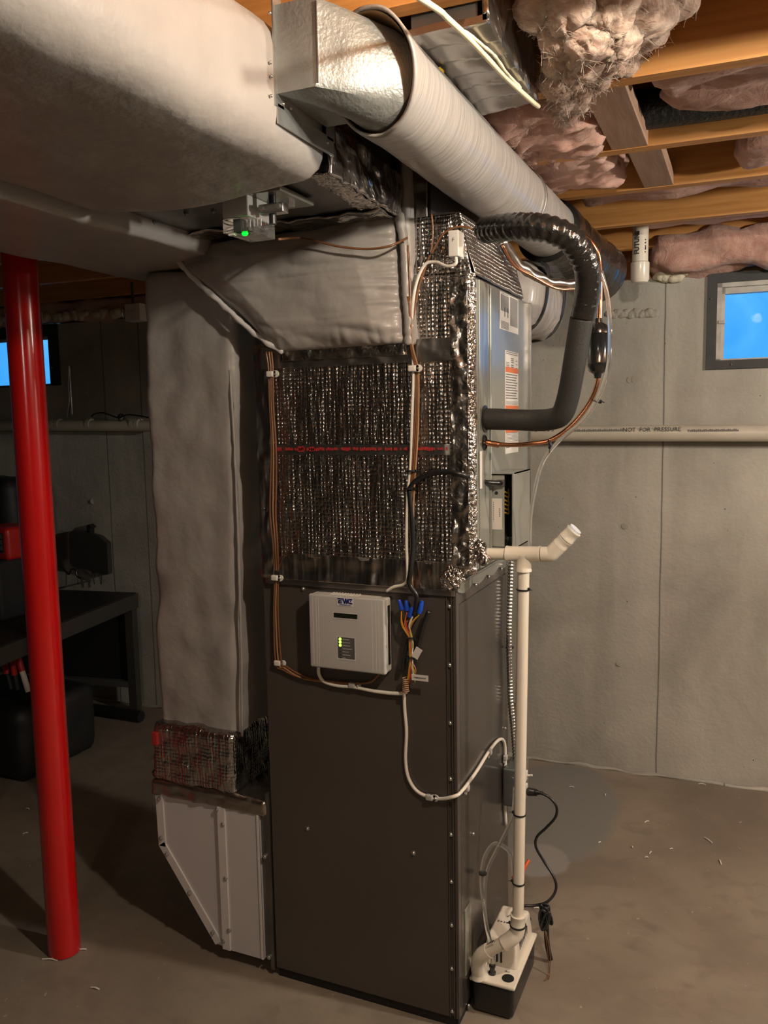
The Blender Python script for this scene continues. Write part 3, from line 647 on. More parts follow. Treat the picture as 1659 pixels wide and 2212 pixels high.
ln = [(zf(p), .05, .95, .002) for p in (762, 766)] + [(zf(p), .06, .3, .0018) for p in (785, 788, 791, 794)] + [(zf(p), .42, .62, .003) for p in (775, 779, 783, 789, 793)] + [(zf(p), .8, .93, .002) for p in (778, 786, 794)] + \
     [(zf(810 + 5.6 * i), .04, .93 - .06 * (i % 3), .0030) for i in range(10)] + [(zf(868 + 2.6 * i), .05, .96, .0012) for i in range(3)] + [(zf(935 + 3 * i), .05, .96, .0012) for i in range(7)] + [(zf(p), .04, .3, .003) for p in (962, 965)] + [(zf(p), .85, .93, .004) for p in (960, 964)]
label(coil, y0, y1, z0, z1, KX, ln, [(zf(800), .014), (zf(881), .013), (zf(929), .013)], lb='tall white warning label with three orange bars')
y0, y1, z0, z1 = px_rect(1036, 975, 1041, 1055)
obj('thin_sticker', MB().box(KX, KX + .001, y0, y1, z0, z1), M['paper'], coil)
# control box on the case
cb = thing('control_box', 'small open grey-green control box with a paper sticker, mounted low on the coil case', 'electrical box')
by0, by1, bz0, bz1 = 2.035, 2.215, 1.283, 1.478; bx = KX + .062
obj('box_shell', MB().box(KX + .001, bx, by0 + .012, by1, bz1 - .003, bz1).box(KX + .001, bx, by0 + .012, by1, bz0, bz0 + .003).box(bx - .003, bx, by0, by1, bz0, bz1).box(KX + .001, bx, by1 - .003, by1, bz0, bz1), M['coil'], cb)
a = U(1056, 1027, Y=by0 + .02); b2 = U(1090, 1158, Y=by0 + .02)
obj('mounting_plate', MB().box(a.x, b2.x, by0 + .018, by0 + .022, bz0 + .004, bz1 - .006, .001), M['coild'], cb)
st = obj('paper_sticker', MB().box(U(1061, 1100, Y=2.05).x, U(1084, 1100, Y=2.05).x, by0 + .0165, by0 + .0178, U(1070, 1144, Y=2.05).z, U(1070, 1077, Y=2.05).z), M['paper'], cb)
mb = MB()
for i in range(9): mb.box(U(1065, 1100, Y=2.05).x, U(1066.2, 1100, Y=2.05).x, by0 + .016, by0 + .0166, U(1070, 1084 + i * 4.6, Y=2.05).z - .003, U(1070, 1084 + i * 4.6, Y=2.05).z)
for i in range(5): mb.box(U(1078, 1100, Y=2.05).x, U(1080, 1100, Y=2.05).x, by0 + .016, by0 + .0166, U(1070, 1098 + i * 4, Y=2.05).z - .003, U(1070, 1098 + i * 4, Y=2.05).z)
obj('sticker_print', mb, M['greyink'], st)
obj('knockout_hole', MB().cyl(U(1072, 1065, Y=by0 + .017), U(1072, 1065, Y=by0 + .017) + V((0, .002, 0)), .0045, 14), M['blackbox'], cb)
obj('cord_clamp', MB().box(U(1074, 1040, Y=2.045).x, U(1090, 1040, Y=2.045).x, by0 + .006, by0 + .018, U(1080, 1050, Y=2.045).z, U(1080, 1036, Y=2.045).z, .002), M['boxgrey'], cb)
for i in range(6):
    c = U(1090 + i % 2, 1062 + 9 * i, Y=2.07); obj('yellow_wire', MB().tube([c, c + V((.006, .01, -.004)), c + V((.002, .03, .004))], .0022, 6, 4), M['yellow'], cb, 60)
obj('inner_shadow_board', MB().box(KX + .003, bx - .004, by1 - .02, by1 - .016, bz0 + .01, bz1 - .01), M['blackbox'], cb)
# ------------------------------------------------------------------ foil wrap on the camera side
foil = thing('foil_bubble_wrap', 'shiny foil bubble insulation taped around the camera side of the coil case', 'foil insulation')
FY = 1.926
def crn(amp, sc, seed=0.0):
    return lambda x, z: amp * (abs(noise.noise(V((x * sc, seed, z * sc)))) + .5 * noise.noise(V((x * sc * 2.3, seed + 3, z * sc * 2.3))))
def flat_sheet(x0, x1, z0, z1, y, amp, sc, n, seed=0, th=.004, fn=None):
    c = crn(amp, sc, seed)
    def g(u, v):
        x = x0 + (x1 - x0) * u; z = z0 + (z1 - z0) * v
        if fn: x, z = fn(u, v, x, z)
        return V((x, y - c(x, z), z))
    return MB().sheet(g, n, n, (0, th, 0))
obj('wrap_sheet', flat_sheet(-1.200, -.612, 1.255, 1.965, FY, .006, 9, 60, 1, fn=lambda u, v, x, z: (x + (.012 * (v - 1)) * (1 - u), z)), M['foil'], foil, 180)
obj('upper_wrap_sheet', flat_sheet(-.800, -.606, 1.93, 2.10, FY + .001, .010, 14, 36, 2, fn=lambda u, v, x, z: (x - v * .028 * u, z)), M['foil'], foil, 180)
zt = U(700, 800, Y=FY).z
obj('top_tape', flat_sheet(-1.20, -.64, 1.757, 1.812, FY - .006, .006, 16, 50, 4), M['tapes'], foil, 180)
obj('bottom_tape', flat_sheet(-1.215, -.65, CZ - .012, 1.262, FY - .001, .006, 14, 50, 5), M['tapev'], foil, 180)
obj('folded_bottom_tape', flat_sheet(-1.215, -.66, CZ - .028, CZ + .004, FY + .006, .003, 18, 50, 6), M['tapes'], foil, 180)
obj('left_edge_tape', flat_sheet(-1.215, -1.172, CZ - .01, 1.90, FY - .004, .008, 18, 60, 7, fn=lambda u, v, x, z: (x + .006 * noise.noise(V((0, 0, z * 12))), z)), M['tapev'], foil, 180)
obj('right_edge_tape', flat_sheet(-.662, -.618, 1.25, 1.955, FY - .005, .007, 22, 70, 8), M['tape'], foil, 180)
def cor(u, v):
    a = u * math.pi / 2; z = 1.235 + v * .725; r = .016 + .004 * abs(noise.noise(V((u * 3, z * 22, 2)))) + .002 * noise.noise(V((u * 9, z * 70, 5)))
    return V((-.620 + r * math.sin(a), FY + .016 - r * math.cos(a) * 1.1, z))
obj('crumpled_corner', MB().sheet(cor, 10, 160, (-.003, .003, 0)), M['crumple'], foil, 180, 'bright crumpled foil along the right corner')
mb = MB()
for i, (px, py, r) in enumerate(((975, 1248, .030), (985, 1238, .022), (965, 1256, .02), (1000, 1228, .018), (1035, 1180, .016), (1042, 1205, .018), (1030, 1195, .016))): mb.blob(U(px, py, Y=FY + .0), (r, r * .4, r), .35, 70, i * 3, 36)
obj('crumpled_foil_wad', mb, M['crumple'], foil, 60)
mb = MB(); xa, xb = U(592, 969, Y=FY - .008), U(972, 969, Y=FY - .008); x = xa.x; zl = (xa.z + xb.z) / 2 - .001
while x < xb.x:
    wd = random.uniform(.002, .005)
    if random.random() > .13: mb.box(x, x + wd, FY - .0105, FY - .0095, zl - random.uniform(.002, .005), zl + random.uniform(.002, .005))
    x += wd + .0015
mb.box(U(648, 969, Y=FY).x, U(660, 969, Y=FY).x, FY - .0105, FY - .0095, zl - .007, zl + .007)
mb.box(U(672, 969, Y=FY).x, U(682, 969, Y=FY).x, FY - .0105, FY - .0095, zl - .006, zl + .006)
obj('red_print_line', mb, M['redink'], foil, label='band of worn red printing across the foil')
obj('overlap_seam', flat_sheet(-1.17, -.665, zl - .016, zl + .011, FY - .0045, .002, 10, 30, 9, .002), M['tapes'], foil, 180)
# ------------------------------------------------------------------ plenum
pl = thing('supply_plenum', 'foil-wrapped plenum box above the coil case, dotted wrap on its right side', 'plenum')
obj('plenum_box', MB().prism([(-1.19, 1.952), (-.612, 1.952), (-.650, 2.108), (-.718, 2.112), (-.718, 2.297), (-1.19, 2.297)][::-1], f, 1.95, 2.42), M['tapes'], pl)
def dots(u, v):
    y = 1.94 + u * .47; z = 1.958 + v * .148; x = -.610 - (z - 1.952) * .25
    return V((x + .006 + .004 * noise.noise(V((0, y * 15, z * 15))), y, z))
obj('dotted_wrap', MB().sheet(dots, 20, 20, (-.004, 0, 0)), M['tapes'], pl, 180, 'dotted dark foil bubble wrap')
mb = MB()
for i in range(44):
    for j in range(13):
        mb.ball(dots((i + .5 * (j % 2) + .3) / 45, (j + .5) / 13.5), .0036, 6, (.7, 1, 1))
o = obj('foil_bubbles', mb, M['tape'], pl, 180); o['kind'] = 'stuff'
obj('front_foil', flat_sheet(-.80, -.722, 2.085, 2.28, 1.934, .008, 12, 30, 11, .006), M['tapes'], pl, 180)
# ------------------------------------------------------------------ transition duct (quilted skirt) and collar
tr = thing('transition_duct', 'grey quilted funnel-shaped duct joining the overhead trunk to the foil-wrapped case', 'duct')
TLc, TRc, BLc, BRc = V((-1.470, 1.915, 2.085)), V((-.795, 1.915, 2.105)), V((-1.125, 1.915, 1.800)), V((-.772, 1.915, 1.803))
def skirt(u, v):      # v: 0 bottom, 1 top
    L = BLc.lerp(TLc, v ** .92); R = BRc.lerp(TRc, v); p = L.lerp(R, u)
    e = min(1, min(u, 1 - u) * 6) ** .5 * min(1, min(v, 1 - v) * 5 + .12) ** .5
    wr = .008 * noise.noise(V((p.x * 5, 1, p.z * 7))) + .009 * abs(noise.noise(V((p.x * 7 + p.z * 9, 4, p.z * 20)))) * (1 if v > .6 or v < .25 else .35)
    wr += .006 * abs(noise.noise(V((p.x * 30, 9, p.z * 6)))) * max(0, 1 - abs(v - .02) * 6)
    wr += .009 * abs(noise.noise(V((p.x * 8, 9, p.z * 45)))) * max(0, u * 3 - 2)
    return p + V((0, -.045 * e - wr * 2.0, 0))
obj('quilted_front', MB().sheet(skirt, 90, 60, (0, .03, 0)), M['quilt'], tr, 180)
obj('duct_core', MB().prism([(-1.46, 2.10), (-1.12, 1.80), (-.785, 1.80), (-.800, 2.10)], f, 1.935, 2.40), M['galvd'], tr)
mb = MB().tube([U(*q, Y=1.905) for q in ((378, 548), (398, 578), (430, 612), (470, 648), (515, 690), (560, 728), (612, 760))], .0075, 8, 8, rf=lambda l, L, a: 1 + .8 * noise.noise(V((l * 35, a, 3))))
obj('white_edge_fold', mb, M['wedge'], tr, 180, 'frayed white edge of the wrap')
mb = MB().tube([U(*q, Y=1.900) for q in ((862, 462), (872, 520), (876, 580), (879, 640), (883, 700), (885, 745))], .011, 8, 10, rf=lambda l, L, a: 1 + .5 * abs(noise.noise(V((l * 45, a, 3)))))
obj('stitched_edge', mb, M['quilt'], tr, 180)
def vs(u, v):
    z = 1.80 + v * .47; return V((-.775 + u * .028 + .006 * noise.noise(V((0, z * 12, 1))) - .01 * v, 1.915 - .012 * math.sin(u * math.pi) + u * .01, z))
obj('side_wrap_strip', MB().sheet(vs, 6, 50, (0, .01, 0)), M['quiltv'], tr, 180)
obj('bottom_foil_tape', flat_sheet(-1.13, -.775, 1.775, 1.812, 1.915, .008, 15, 40, 13), M['tape'], tr, 180)
cl = thing('duct_collar', 'foil-taped sheet metal collar on the underside between trunk and quilted funnel', 'duct collar')
obj('collar_body', MB().prism([(-1.405, 1.505), (-.765, 1.505), (-.80, 1.90), (-1.475, 1.90)], lambda u, v, d: V((u, v, d)), 2.104, 2.295), M['galvd'], cl)
def strip(p0, p1, wdv, amp, sc, n=60, th=(0, 0, .004)):
    p0, p1, wdv = V(p0), V(p1), V(wdv)
    def g(u, v):
        p = p0.lerp(p1, u) + wdv * (v + .25 * noise.noise(V((u * 14, 3, 0))) * (1 if v > .5 else -1) * .4)
        return p + V((0, 0, -amp * abs(noise.noise(p * sc)) - amp * .5 * noise.noise(p * sc * 2.4)))
    return MB().sheet(g, n, 10, th)
obj('rear_foil_tape', strip((-1.47, 1.80, 2.100), (-.79, 1.80, 2.100), (0, .115, .0), .012, 14), M['tape'], cl, 180)
obj('side_foil_tape', strip((-1.46, 1.52, 2.101), (-1.49, 1.90, 2.101), (.07, 0, 0), .01, 16, 40), M['crumple'], cl, 180)
obj('right_foil_tape', strip((-.765, 1.50, 2.101), (-.795, 1.92, 2.101), (-.05, 0, 0), .01, 16, 40), M['crumple'], cl, 180)
def sidef(u, v):
    p = V((-.752, 1.48, 2.09)).lerp(V((-.782, 1.93, 2.10)), u) + V((0, 0, v * .10)); n_ = .012 * abs(noise.noise(p * 15)) + .006 * noise.noise(p * 34)
    return p + V((n_, 0, 0))
obj('side_foil_panel', MB().sheet(sidef, 40, 20, (-.006, 0, 0)), M['tape'], cl, 180, 'wrinkled foil on the right flank')
for q in ((332, 480), (402, 462), (461, 457), (523, 444), (716, 409)):
    c = U(*q, Z=2.100); obj('screw', MB().cyl(c, c + V((0, 0, .004)), .006, 8).ball(c, .005, 8), M['boxgrey'], cl, 60)
# damper actuator hanging under the collar
ac = thing('damper_actuator', 'small grey motor with clear cover and green light, under the duct collar', 'actuator')
def AZ(px, py, z): return U(px, py, Z=z)
zt_, zm = 2.098, 2.045
def quadbox(pts, zlo, zhi):
    mb = MB(); n = len(pts); vs_ = [V((p.x, p.y, zlo)) for p in pts] + [V((p.x, p.y, zhi)) for p in pts]
    return mb.add(vs_, [tuple(range(n)), tuple(range(n, 2 * n))[::-1]] + [(i, i + n, (i + 1) % n + n, (i + 1) % n) for i in range(n)])
ax0, ax1, ay0, ay1 = -1.075, -.925, 1.545, 1.66
ax0, ax1 = AZ(540, 500, 2.04).x, AZ(612, 500, 2.04).x; ay0 = AZ(575, 490, 2.02).y - .01
obj('base_plate', MB().box(ax0 + .0, ax1 + .075, ay0 + .005, ay0 + .15, 2.088, 2.0985, .001), M['coil'], ac)
obj('housing', MB().box(ax0, ax1, ay0, ay0 + .11, 2.045, 2.09, .004), M['panel'], ac, 40)
obj('clear_cover', MB().box(ax0, ax1 + .002, ay0, ay0 + .105, 2.015, 2.044, .003), M['acrylic'], ac, 40)
obj('terminal_block', MB().box(ax0 + .025, ax0 + .043, ay0 + .006, ay0 + .04, 2.018, 2.042), M['blackbox'], ac)
for k in range(6):
    obj('terminal_screw', MB().cyl((ax0 + .050 + k * .0085, ay0 + .004, 2.036), (ax0 + .050 + k * .0085, ay0 + .004, 2.022), .0016, 6), M['steel'], ac)
obj('green_light', MB().ball((ax0 + .048, ay0 + .012, 2.012), .0055, 10, (1.4, 1, .8)), M['ledg'], ac, 180, 'glowing green indicator')
obj('indicator_window', MB().box(ax0 + .012, ax0 + .026, ay0 + .004, ay0 + .014, 2.010, 2.016), M['white'], ac)
c0 = V((ax1 + .040, ay0 + .035, 2.062))
obj('shaft_clamp', MB().box(c0.x - .03, c0.x + .03, c0.y - .012, c0.y + .012, c0.z - .012, c0.z + .008, .002), M['steel'], ac, 40)
for s_ in (-.02, .02): obj('clamp_bolt', MB().cyl((c0.x + s_, c0.y - .018, c0.z), (c0.x + s_, c0.y - .010, c0.z), .006, 6), M['zinc'], ac)
obj('shaft', MB().cyl((c0.x - .002, c0.y, c0.z - .032), (c0.x - .002, c0.y, c0.z + .03), .008, 14), M['black'], ac, 40)
obj('bracket', MB().box(c0.x - .035, c0.x + .01, c0.y + .05, c0.y + .075, 2.08, 2.10, .001), M['steel'], ac)
# ------------------------------------------------------------------ takeoff fitting and round duct
tk = thing('takeoff_fitting', 'bare galvanized square-to-round takeoff on the side of the grey trunk duct', 'duct fitting')
TX = -.742
obj('mounting_flange', MB().box(TX, TX + .003, 1.262, 1.290, 2.145, 2.32).box(TX, TX + .003, 1.27, 1.475, 2.118, 2.150).box(TX, TX + .003, 1.45, 1.48, 2.145, 2.32), M['galv'], tk)
AX, AZc, AR = -.610, 2.208, .087
n = 48
def sect(y, k, rr=.079):      # k = 0: rectangle, k = 1: circle, corners in between rounded
    out = []
    for i in range(n):
        a = 2 * math.pi * (i + .5) / n; cx, cy = math.cos(a), math.sin(a); m_ = max(abs(cx), abs(cy))
        rx = -.7045 + .0415 * cx / m_; rz = 2.235 + .070 * cy / m_
        out.append(V((rx + (AX + rr * cx - rx) * k, y, rz + (AZc + rr * cy - rz) * k)))
    return out
secs = [sect(1.270, 0), sect(1.274, .03)] + [sect(1.274 + .10 * t_, .03 + .97 * t_ ** .8) for t_ in (.15, .3, .45, .6, .75, .9, 1.0)] + [sect(1.52, 1)]
mb = MB(); vs_ = [p for s_ in secs for p in s_]
mb.add(vs_, [(i * n + k, i * n + (k + 1) % n, (i + 1) * n + (k + 1) % n, (i + 1) * n + k) for i in range(len(secs) - 1) for k in range(n)] + [tuple(range(n))[::-1]])
mb.box(TX, -.69, 1.272, 1.452, 2.166, 2.296)
obj('transition_body', mb, M['galvw'], tk, 28)
obj('corner_seam', MB().box(-.664, -.661, 1.268, 1.271, 2.170, 2.296), M['galvd'], tk)
for q in ((583, 28), (584, 135), (586, 165), (586, 207), (612, 225), (628, 234), (708, 308)):
    c = U(*q, X=TX + .004); obj('rivet', MB().ball(c, .003, 8), M['zinc'], tk, 60)
rd = thing('round_duct', 'long round duct sleeved in grey wrap, running under the joists toward the wall', 'duct')
def axis(y): return V((AX + .012 * max(0, y - 2.0), y, AZc))
def rwrap(l, L, a): return 1 + .012 * noise.noise(V((l * 30, math.cos(a) * 1.2, math.sin(a) * 1.2))) + .02 * noise.noise(V((l * 5, math.cos(a) * 2, math.sin(a) * 2)))
def rimy(a): return 1.365 - .025 * math.cos(a) - .040 * math.sin(a) + .010 * noise.noise(V((math.cos(a) * 2, math.sin(a) * 2, 5)))
sleeve = MB(); m_ = 110; vs_ = []
for rad in (AR, AR - .005):
    for i in range(m_ + 1):
        for k in range(n):
            a = 2 * math.pi * k / n; y = rimy(a) + (2.74 - rimy(a)) * i / m_; c = axis(y); rr = rad * rwrap(y, 1, a) * (1 + .05 * max(0, 1 - i / 8))
            vs_.append(V((c.x + rr * math.cos(a), y, c.z + rr * math.sin(a))))
Nn = (m_ + 1) * n; fs = []
for i in range(m_):
    for k in range(n):
        k2 = (k + 1) % n; fs.append((i * n + k, i * n + k2, (i + 1) * n + k2, (i + 1) * n + k)); fs.append((Nn + i * n + k, Nn + (i + 1) * n + k, Nn + (i + 1) * n + k2, Nn + i * n + k2))
for k in range(n):
    k2 = (k + 1) % n; fs.append((k, Nn + k, Nn + k2, k2)); e = m_ * n; fs.append((e + k, e + k2, Nn + e + k2, Nn + e + k))
obj('insulation_sleeve', sleeve.add(vs_, fs), M['quiltr'], rd, 180)
fz = MB(); vs_ = []
for i in range(3):
    for k in range(n):
        a = 2 * math.pi * k / n; y = rimy(a) + (.003, .03, .07)[i]; rr = AR * 1.0 - .003 - .002 * i; vs_.append(V((AX + rr * math.cos(a), y, AZc + rr * math.sin(a))))
obj('sleeve_lining', fz.add(vs_, [(i * n + k, (i + 1) * n + k, (i + 1) * n + (k + 1) % n, i * n + (k + 1) % n) for i in range(2) for k in range(n)]), M['subfloor'], rd, 180, 'brown fibre lining showing at the open end')
# shiny black taped end of that run
bt = thing('taped_duct_end', 'shiny black spiral-taped duct elbow where the round duct nears the wall', 'duct')
pts = [V((-.60, 2.70, 2.205)), V((-.585, 2.80, 2.185)), V((-.555, 2.90, 2.155)), V((-.525, 2.99, 2.13)), V((-.50, 3.07, 2.115))]
obj('taped_sleeve', MB().tube(pts, .102, 36, 24, rf=lambda l, L, a: 1 + .05 * ((l * 14 + a / 6.283) % 1.0) - .10 * max(0, l / L - .8) + .02 * noise.noise(V((l * 20, a, 0)))), M['flex'], bt, 60)
# wire hanger
hw = thing('wire_hanger', 'thin bright wire loop holding up the round duct below a joist', 'hanger')
c = axis(2.30)
mb = MB().tube([(c.x + .02, 2.30, 2.315)] + [(c.x + .091 * math.cos(a), 2.30, c.z + .091 * math.sin(a)) for a in [math.radians(d) for d in range(60, -125, -15)]], .0025, 6, 4)
obj('wire', mb, M['steel'], hw, 60)
# second grey duct behind
bd = thing('rear_branch_duct', 'grey wrapped branch duct with black straps behind the coil case', 'duct')
obj('duct_wrap', MB().puff(-1.05, -.60, 2.56, 3.02, 1.885, 2.108, .09, .012, 9, 40, sx=(2, 2.5, .5)), M['quiltv'], bd, 180)
for yy in (2.64, 2.90):
    mb = MB().tube([(-.80, yy, 1.878), (-.66, yy, 1.885), (-.602, yy + .01, 1.95), (-.588, yy + .012, 2.07), (-.61, yy + .012, 2.10)], .005, 6, 8)
    obj('black_strap', mb, M['black'], bd, 60)
# foil taped box in the joist bay
fb = thing('foil_taped_box', 'boxy duct boot covered in overlapping foil tape, hung between joists', 'duct boot')
B4 = [U(880, 60, Z=2.245), U(1040, 28, Z=2.245), U(1150, 215, Z=2.245), U(1065, 247, Z=2.245)]
B4 = [V((-.560, 1.392, 0)), V((-.412, 1.392, 0)), V((-.420, 1.775, 0)), V((-.545, 1.80, 0))]
zb = 2.268
def fbot(u, v):
    p = B4[0].lerp(B4[1], u).lerp(B4[3].lerp(B4[2], u), v); st_ = .004 * ((v * 6 + .15 * math.sin(u * 5)) % 1.0)
    return V((p.x, p.y, zb - st_ - .006 * noise.noise(p * 12)))
obj('taped_bottom', MB().sheet(fbot, 30, 70, (0, 0, .012)), M['tapes'], fb, 60)
def fside(u, v):
    p = B4[1].lerp(B4[2], u); return V((p.x + .01 * noise.noise(V((p.y * 12, v * 3, 0))), p.y, zb + v * .28))
obj('taped_side', MB().sheet(fside, 30, 12, (-.01, 0, 0)), M['tape'], fb, 180)
obj('box_core', MB().box(-.548, -.43, 1.40, 1.77, zb + .008, 2.52), M['galvd'], fb)
obj('mastic_dab', MB().blob(V((-.66 + .12, 1.53, zb - .008)), (.004, .012, .004), .5, 60, 0, 10), M['yellow'], fb, 60)
cbl = thing('ceiling_cable', 'cream cable stapled diagonally across the foil-taped box', 'cable')
pc = [U(885, -18, Z=2.20), U(950, 24, Z=2.245), U(965, 38, Z=2.252), U(1020, 90, Z=2.252), U(1090, 165, Z=2.254), U(1148, 218, Z=2.256), U(1163, 230, Z=2.262)]
obj('cable_sheath', MB().tube(pc, .0048, 8, 5), M['cream'], cbl, 60)
obj('thin_cord', MB().tube([U(990, 60, Z=2.256), U(1015, 75, Z=2.256), U(1045, 100, Z=2.256), U(1070, 122, Z=2.258), U(1095, 158, Z=2.256), U(1125, 190, Z=2.26)], .0028, 6, 5, rf=lambda l, L, a: 1 + .5 * noise.noise(V((l * 120, 0, 0)))), M['cream'], cbl, 60)
# ------------------------------------------------------------------ refrigerant lines
sl = thing('suction_line', 'thick refrigerant line in matte dark foam, bending up beside the coil case', 'pipe')
Ys = hp.y
pS = [hp + V((-.02, 0, 0)), U(1090, 906, Y=Ys), U(1150, 908, Y=Ys), U(1188, 906, Y=Ys - .01), U(1212, 896, Y=Ys - .02), U(1226, 862, Y=Ys - .03), U(1240, 790, Y=Ys - .05), U(1258, 680, Y=Ys - .07)]
obj('foam_sleeve', MB().tube(pS, .0262, 22, 8, rf=lambda l, L, a: 1 + .03 * noise.noise(V((l * 14, a, 0)))), M['foam'], sl, 180)
pF = [U(1258, 686, Y=Ys - .07), U(1268, 640, Y=Ys - .08), U(1270, 590, Y=Ys - .10), U(1255, 545, Y=Ys - .13), U(1222, 510, Y=Ys - .16), U(1170, 492, Y=Ys - .17), U(1110, 490, Y=Ys - .15), U(1070, 494, Y=Ys - .11), U(1048, 498, Y=Ys - .08)]
obj('taped_section', MB().tube(pF, .0285, 24, 14, rf=lambda l, L, a: 1 + (.07 * math.sin(l * 330 + 1.2 * math.sin(a * 2 + l * 20)) + .05 * noise.noise(V((l * 60, a * 2, 1)))) * (.15 if l < .12 else 1)), M['flex'], sl, 180, 'crinkled glossy black tape-wrapped upper length')
ll = thing('liquid_line', 'copper refrigerant line curving up to a black filter drier', 'pipe')
Yd = 2.03
pC = [hp2 + V((-.02, 0, 0)), U(1100, 961, Y=2.0), U(1150, 958, Y=2.0), U(1190, 950, Y=2.01), U(1235, 918, Y=2.02), U(1272, 872, Y=Yd), U(1290, 830, Y=Yd), U(1293, 800, Y=Yd)]
obj('copper_tube', MB().tube(pC, .0056, 12, 8), M['copper'], ll, 180)
obj('copper_joint', MB().tube([hp2 + V((.004, 0, 0)), U(1078, 961, Y=1.998)], .0078, 12, rf=lambda l, L, a: 1 + .12 * noise.noise(V((l * 90, a, 0)))), M['copper'], ll, 180)
pU = [U(1294, 705, Y=Yd), U(1296, 660, Y=Yd), U(1296, 600, Y=Yd), U(1288, 540, Y=Yd - .02), U(1250, 505, Y=Yd - .02), U(1170, 500, Y=Yd - .03), U(1095, 510, Y=Yd)]
obj('copper_tube', MB().tube(pU, .0056, 12, 8), M['copper'], ll, 180)
d0, d1 = U(1291, 808, Y=Yd), U(1293, 695, Y=Yd); dd = d1 - d0; Ld = dd.length
obj('filter_drier', MB().lathe(d0, dd, [(.008, -.010), (.010, 0), (.020, .006), (.0255, .018), (.0262, .024), (.0245, .027), (.0245, Ld - .030), (.0262, Ld - .027), (.0255, Ld - .020), (.020, Ld - .008), (.010, Ld - .002), (.008, Ld + .008)], 28), M['flex'] if False else mat('drier_enamel', (.012, .012, .012), .14, coat=.8), ll, 35, 'glossy black filter drier cylinder')
ct = thing('clear_tubing', 'thin clear tube looping down from the black taped line toward the white tee', 'tubing')
obj('tube_wall', MB().tube([U(1298, 585, Y=2.0), U(1312, 640, Y=2.0), U(1318, 720, Y=1.995), U(1314, 790, Y=2.0), U(1296, 850, Y=2.0), U(1262, 905, Y=2.0), U(1205, 955, Y=2.0), U(1172, 1000, Y=2.005), U(1155, 1060, Y=2.01), U(1146, 1120, Y=2.05), U(1144, 1200, Y=2.06), U(1142, 1245, Y=2.05)], .0050, 10, 8), M['clear'], ct, 180)
def ziptie(c, axis_d, r, lb, g='black zip ties', tail=None):
    c = V(c); d = V(axis_d).normalized(); mb = MB().lathe(c - d * .0018, d, [(r, 0), (r + .0016, 0), (r + .0016, .0036), (r, .0036)], 20)
    up = V((1, -.6, .1)).normalized() if tail is None else V(tail).normalized()
    mb.box(-.003, .003, -.003, .003, -.0035, .0035, .001, Matrix.Translation(c + up * (r + .002)))
    mb.tube([c + up * (r + .002), c + up * (r + .012) + V((0, 0, -.004))], .0012, 6)
    tag(obj('zip_tie', mb, M['black'], smooth=60), lb, 'zip tie', g)
ziptie(U(1290, 868, Y=Yd - .01), (.35, 0, 1), .009, 'black zip tie around the copper and clear tubes just below the filter drier')
ziptie(U(1188, 957, Y=1.998), (1, 0, .35), .009, 'black zip tie binding clear tube to copper line at its lowest bend', tail=(0, -.3, -1))
lb_ = thing('taped_line_bundle', 'slack taped bundle of lines sagging under the round duct behind the black flex', 'line bundle')
pB = [U(1085, 520, Y=2.22), U(1110, 560, Y=2.28), U(1150, 592, Y=2.34), U(1200, 612, Y=2.40), U(1245, 612, Y=2.45)]
obj('tape_wrap', MB().tube(pB, .013, 10, 10, rf=lambda l, L, a: 1 + .4 * noise.noise(V((l * 35, a, 2)))), M['tapes'], lb_, 180)
obj('copper_tube', MB().tube([p + V((.004, -.012, -.014 - .006 * math.sin(i * 2.2))) for i, p in enumerate(pB)], .004, 8, 8), M['copper'], lb_, 180)
# ------------------------------------------------------------------ PVC drain
dr = thing('condensate_drain', 'white PVC drain with a tee on the coil case and long riser to the pump', 'drain pipe')
YP = 2.02; r_ = .0148; rf_ = .0195
pt = lambda x, y: U(x, y, Y=YP)
obj('stub_pipe', MB().cyl(V((KX - .002, YP, pt(1045, 1196).z)), pt(1100, 1197), r_, 24), M['pvc'], dr, 40)
tl, trr, tm = pt(1094, 1196), pt(1168, 1197), pt(1131, 1197)
def fitting(p0, p1, r=rf_): 
    d = (p1 - p0); L = d.length; return MB().lathe(p0, d, [(r * .8, 0), (r * 1.05, 0), (r * 1.05, .004), (r, .006), (r, L - .006), (r * 1.05, L - .004), (r * 1.05, L), (r * .8, L)], 28)
mb = fitting(tl, trr); f2 = fitting(tm, pt(1131, 1234)); mb.add(f2.v, f2.f)
obj('tee_fitting', mb, M['pvc'], dr, 40)
e0, e1_, e2 = pt(1170, 1197), pt(1189, 1197), pt(1212, 1175)
obj('elbow_fitting', MB().tube([e0, pt(1180, 1197), e1_, pt(1200, 1187), e2], .0192, 24, 6), M['pvc'], dr, 40)
obj('cleanout_pipe', MB().cyl(e1_, pt(1236, 1152), r_, 24), M['pvc'], dr, 40)
obj('coupling', fitting(pt(1208, 1179), pt(1222, 1165), .0186), M['pvc'], dr, 40)
obj('coupling', fitting(pt(1223, 1164), pt(1240, 1146), .0190), M['pvc'], dr, 40)
obj('end_plug', MB().cyl(pt(1240, 1146), pt(1244, 1142), .0165, 20), mat('pale_plug', (.72, .76, .82), .25), dr, 40)
top, bot = pt(1131, 1225), pt(1119, 1985)
obj('riser_pipe', MB().cyl(top, bot, r_, 28), M['pvc'], dr, 40)
obj('coupling', fitting(pt(1119, 1976), pt(1118, 2004)), M['pvc'], dr, 40)
pl_top = V((pt(1118, 2002).x, YP, pt(1118, 2002).z))
p_e = [pl_top, pt(1116, 2014), U(1106, 2026, Y=YP - .006), U(1088, 2038, Y=YP - .012)]
obj('elbow_fitting', MB().tube(p_e, .0198, 24, 6), M['pvc'], dr, 40)
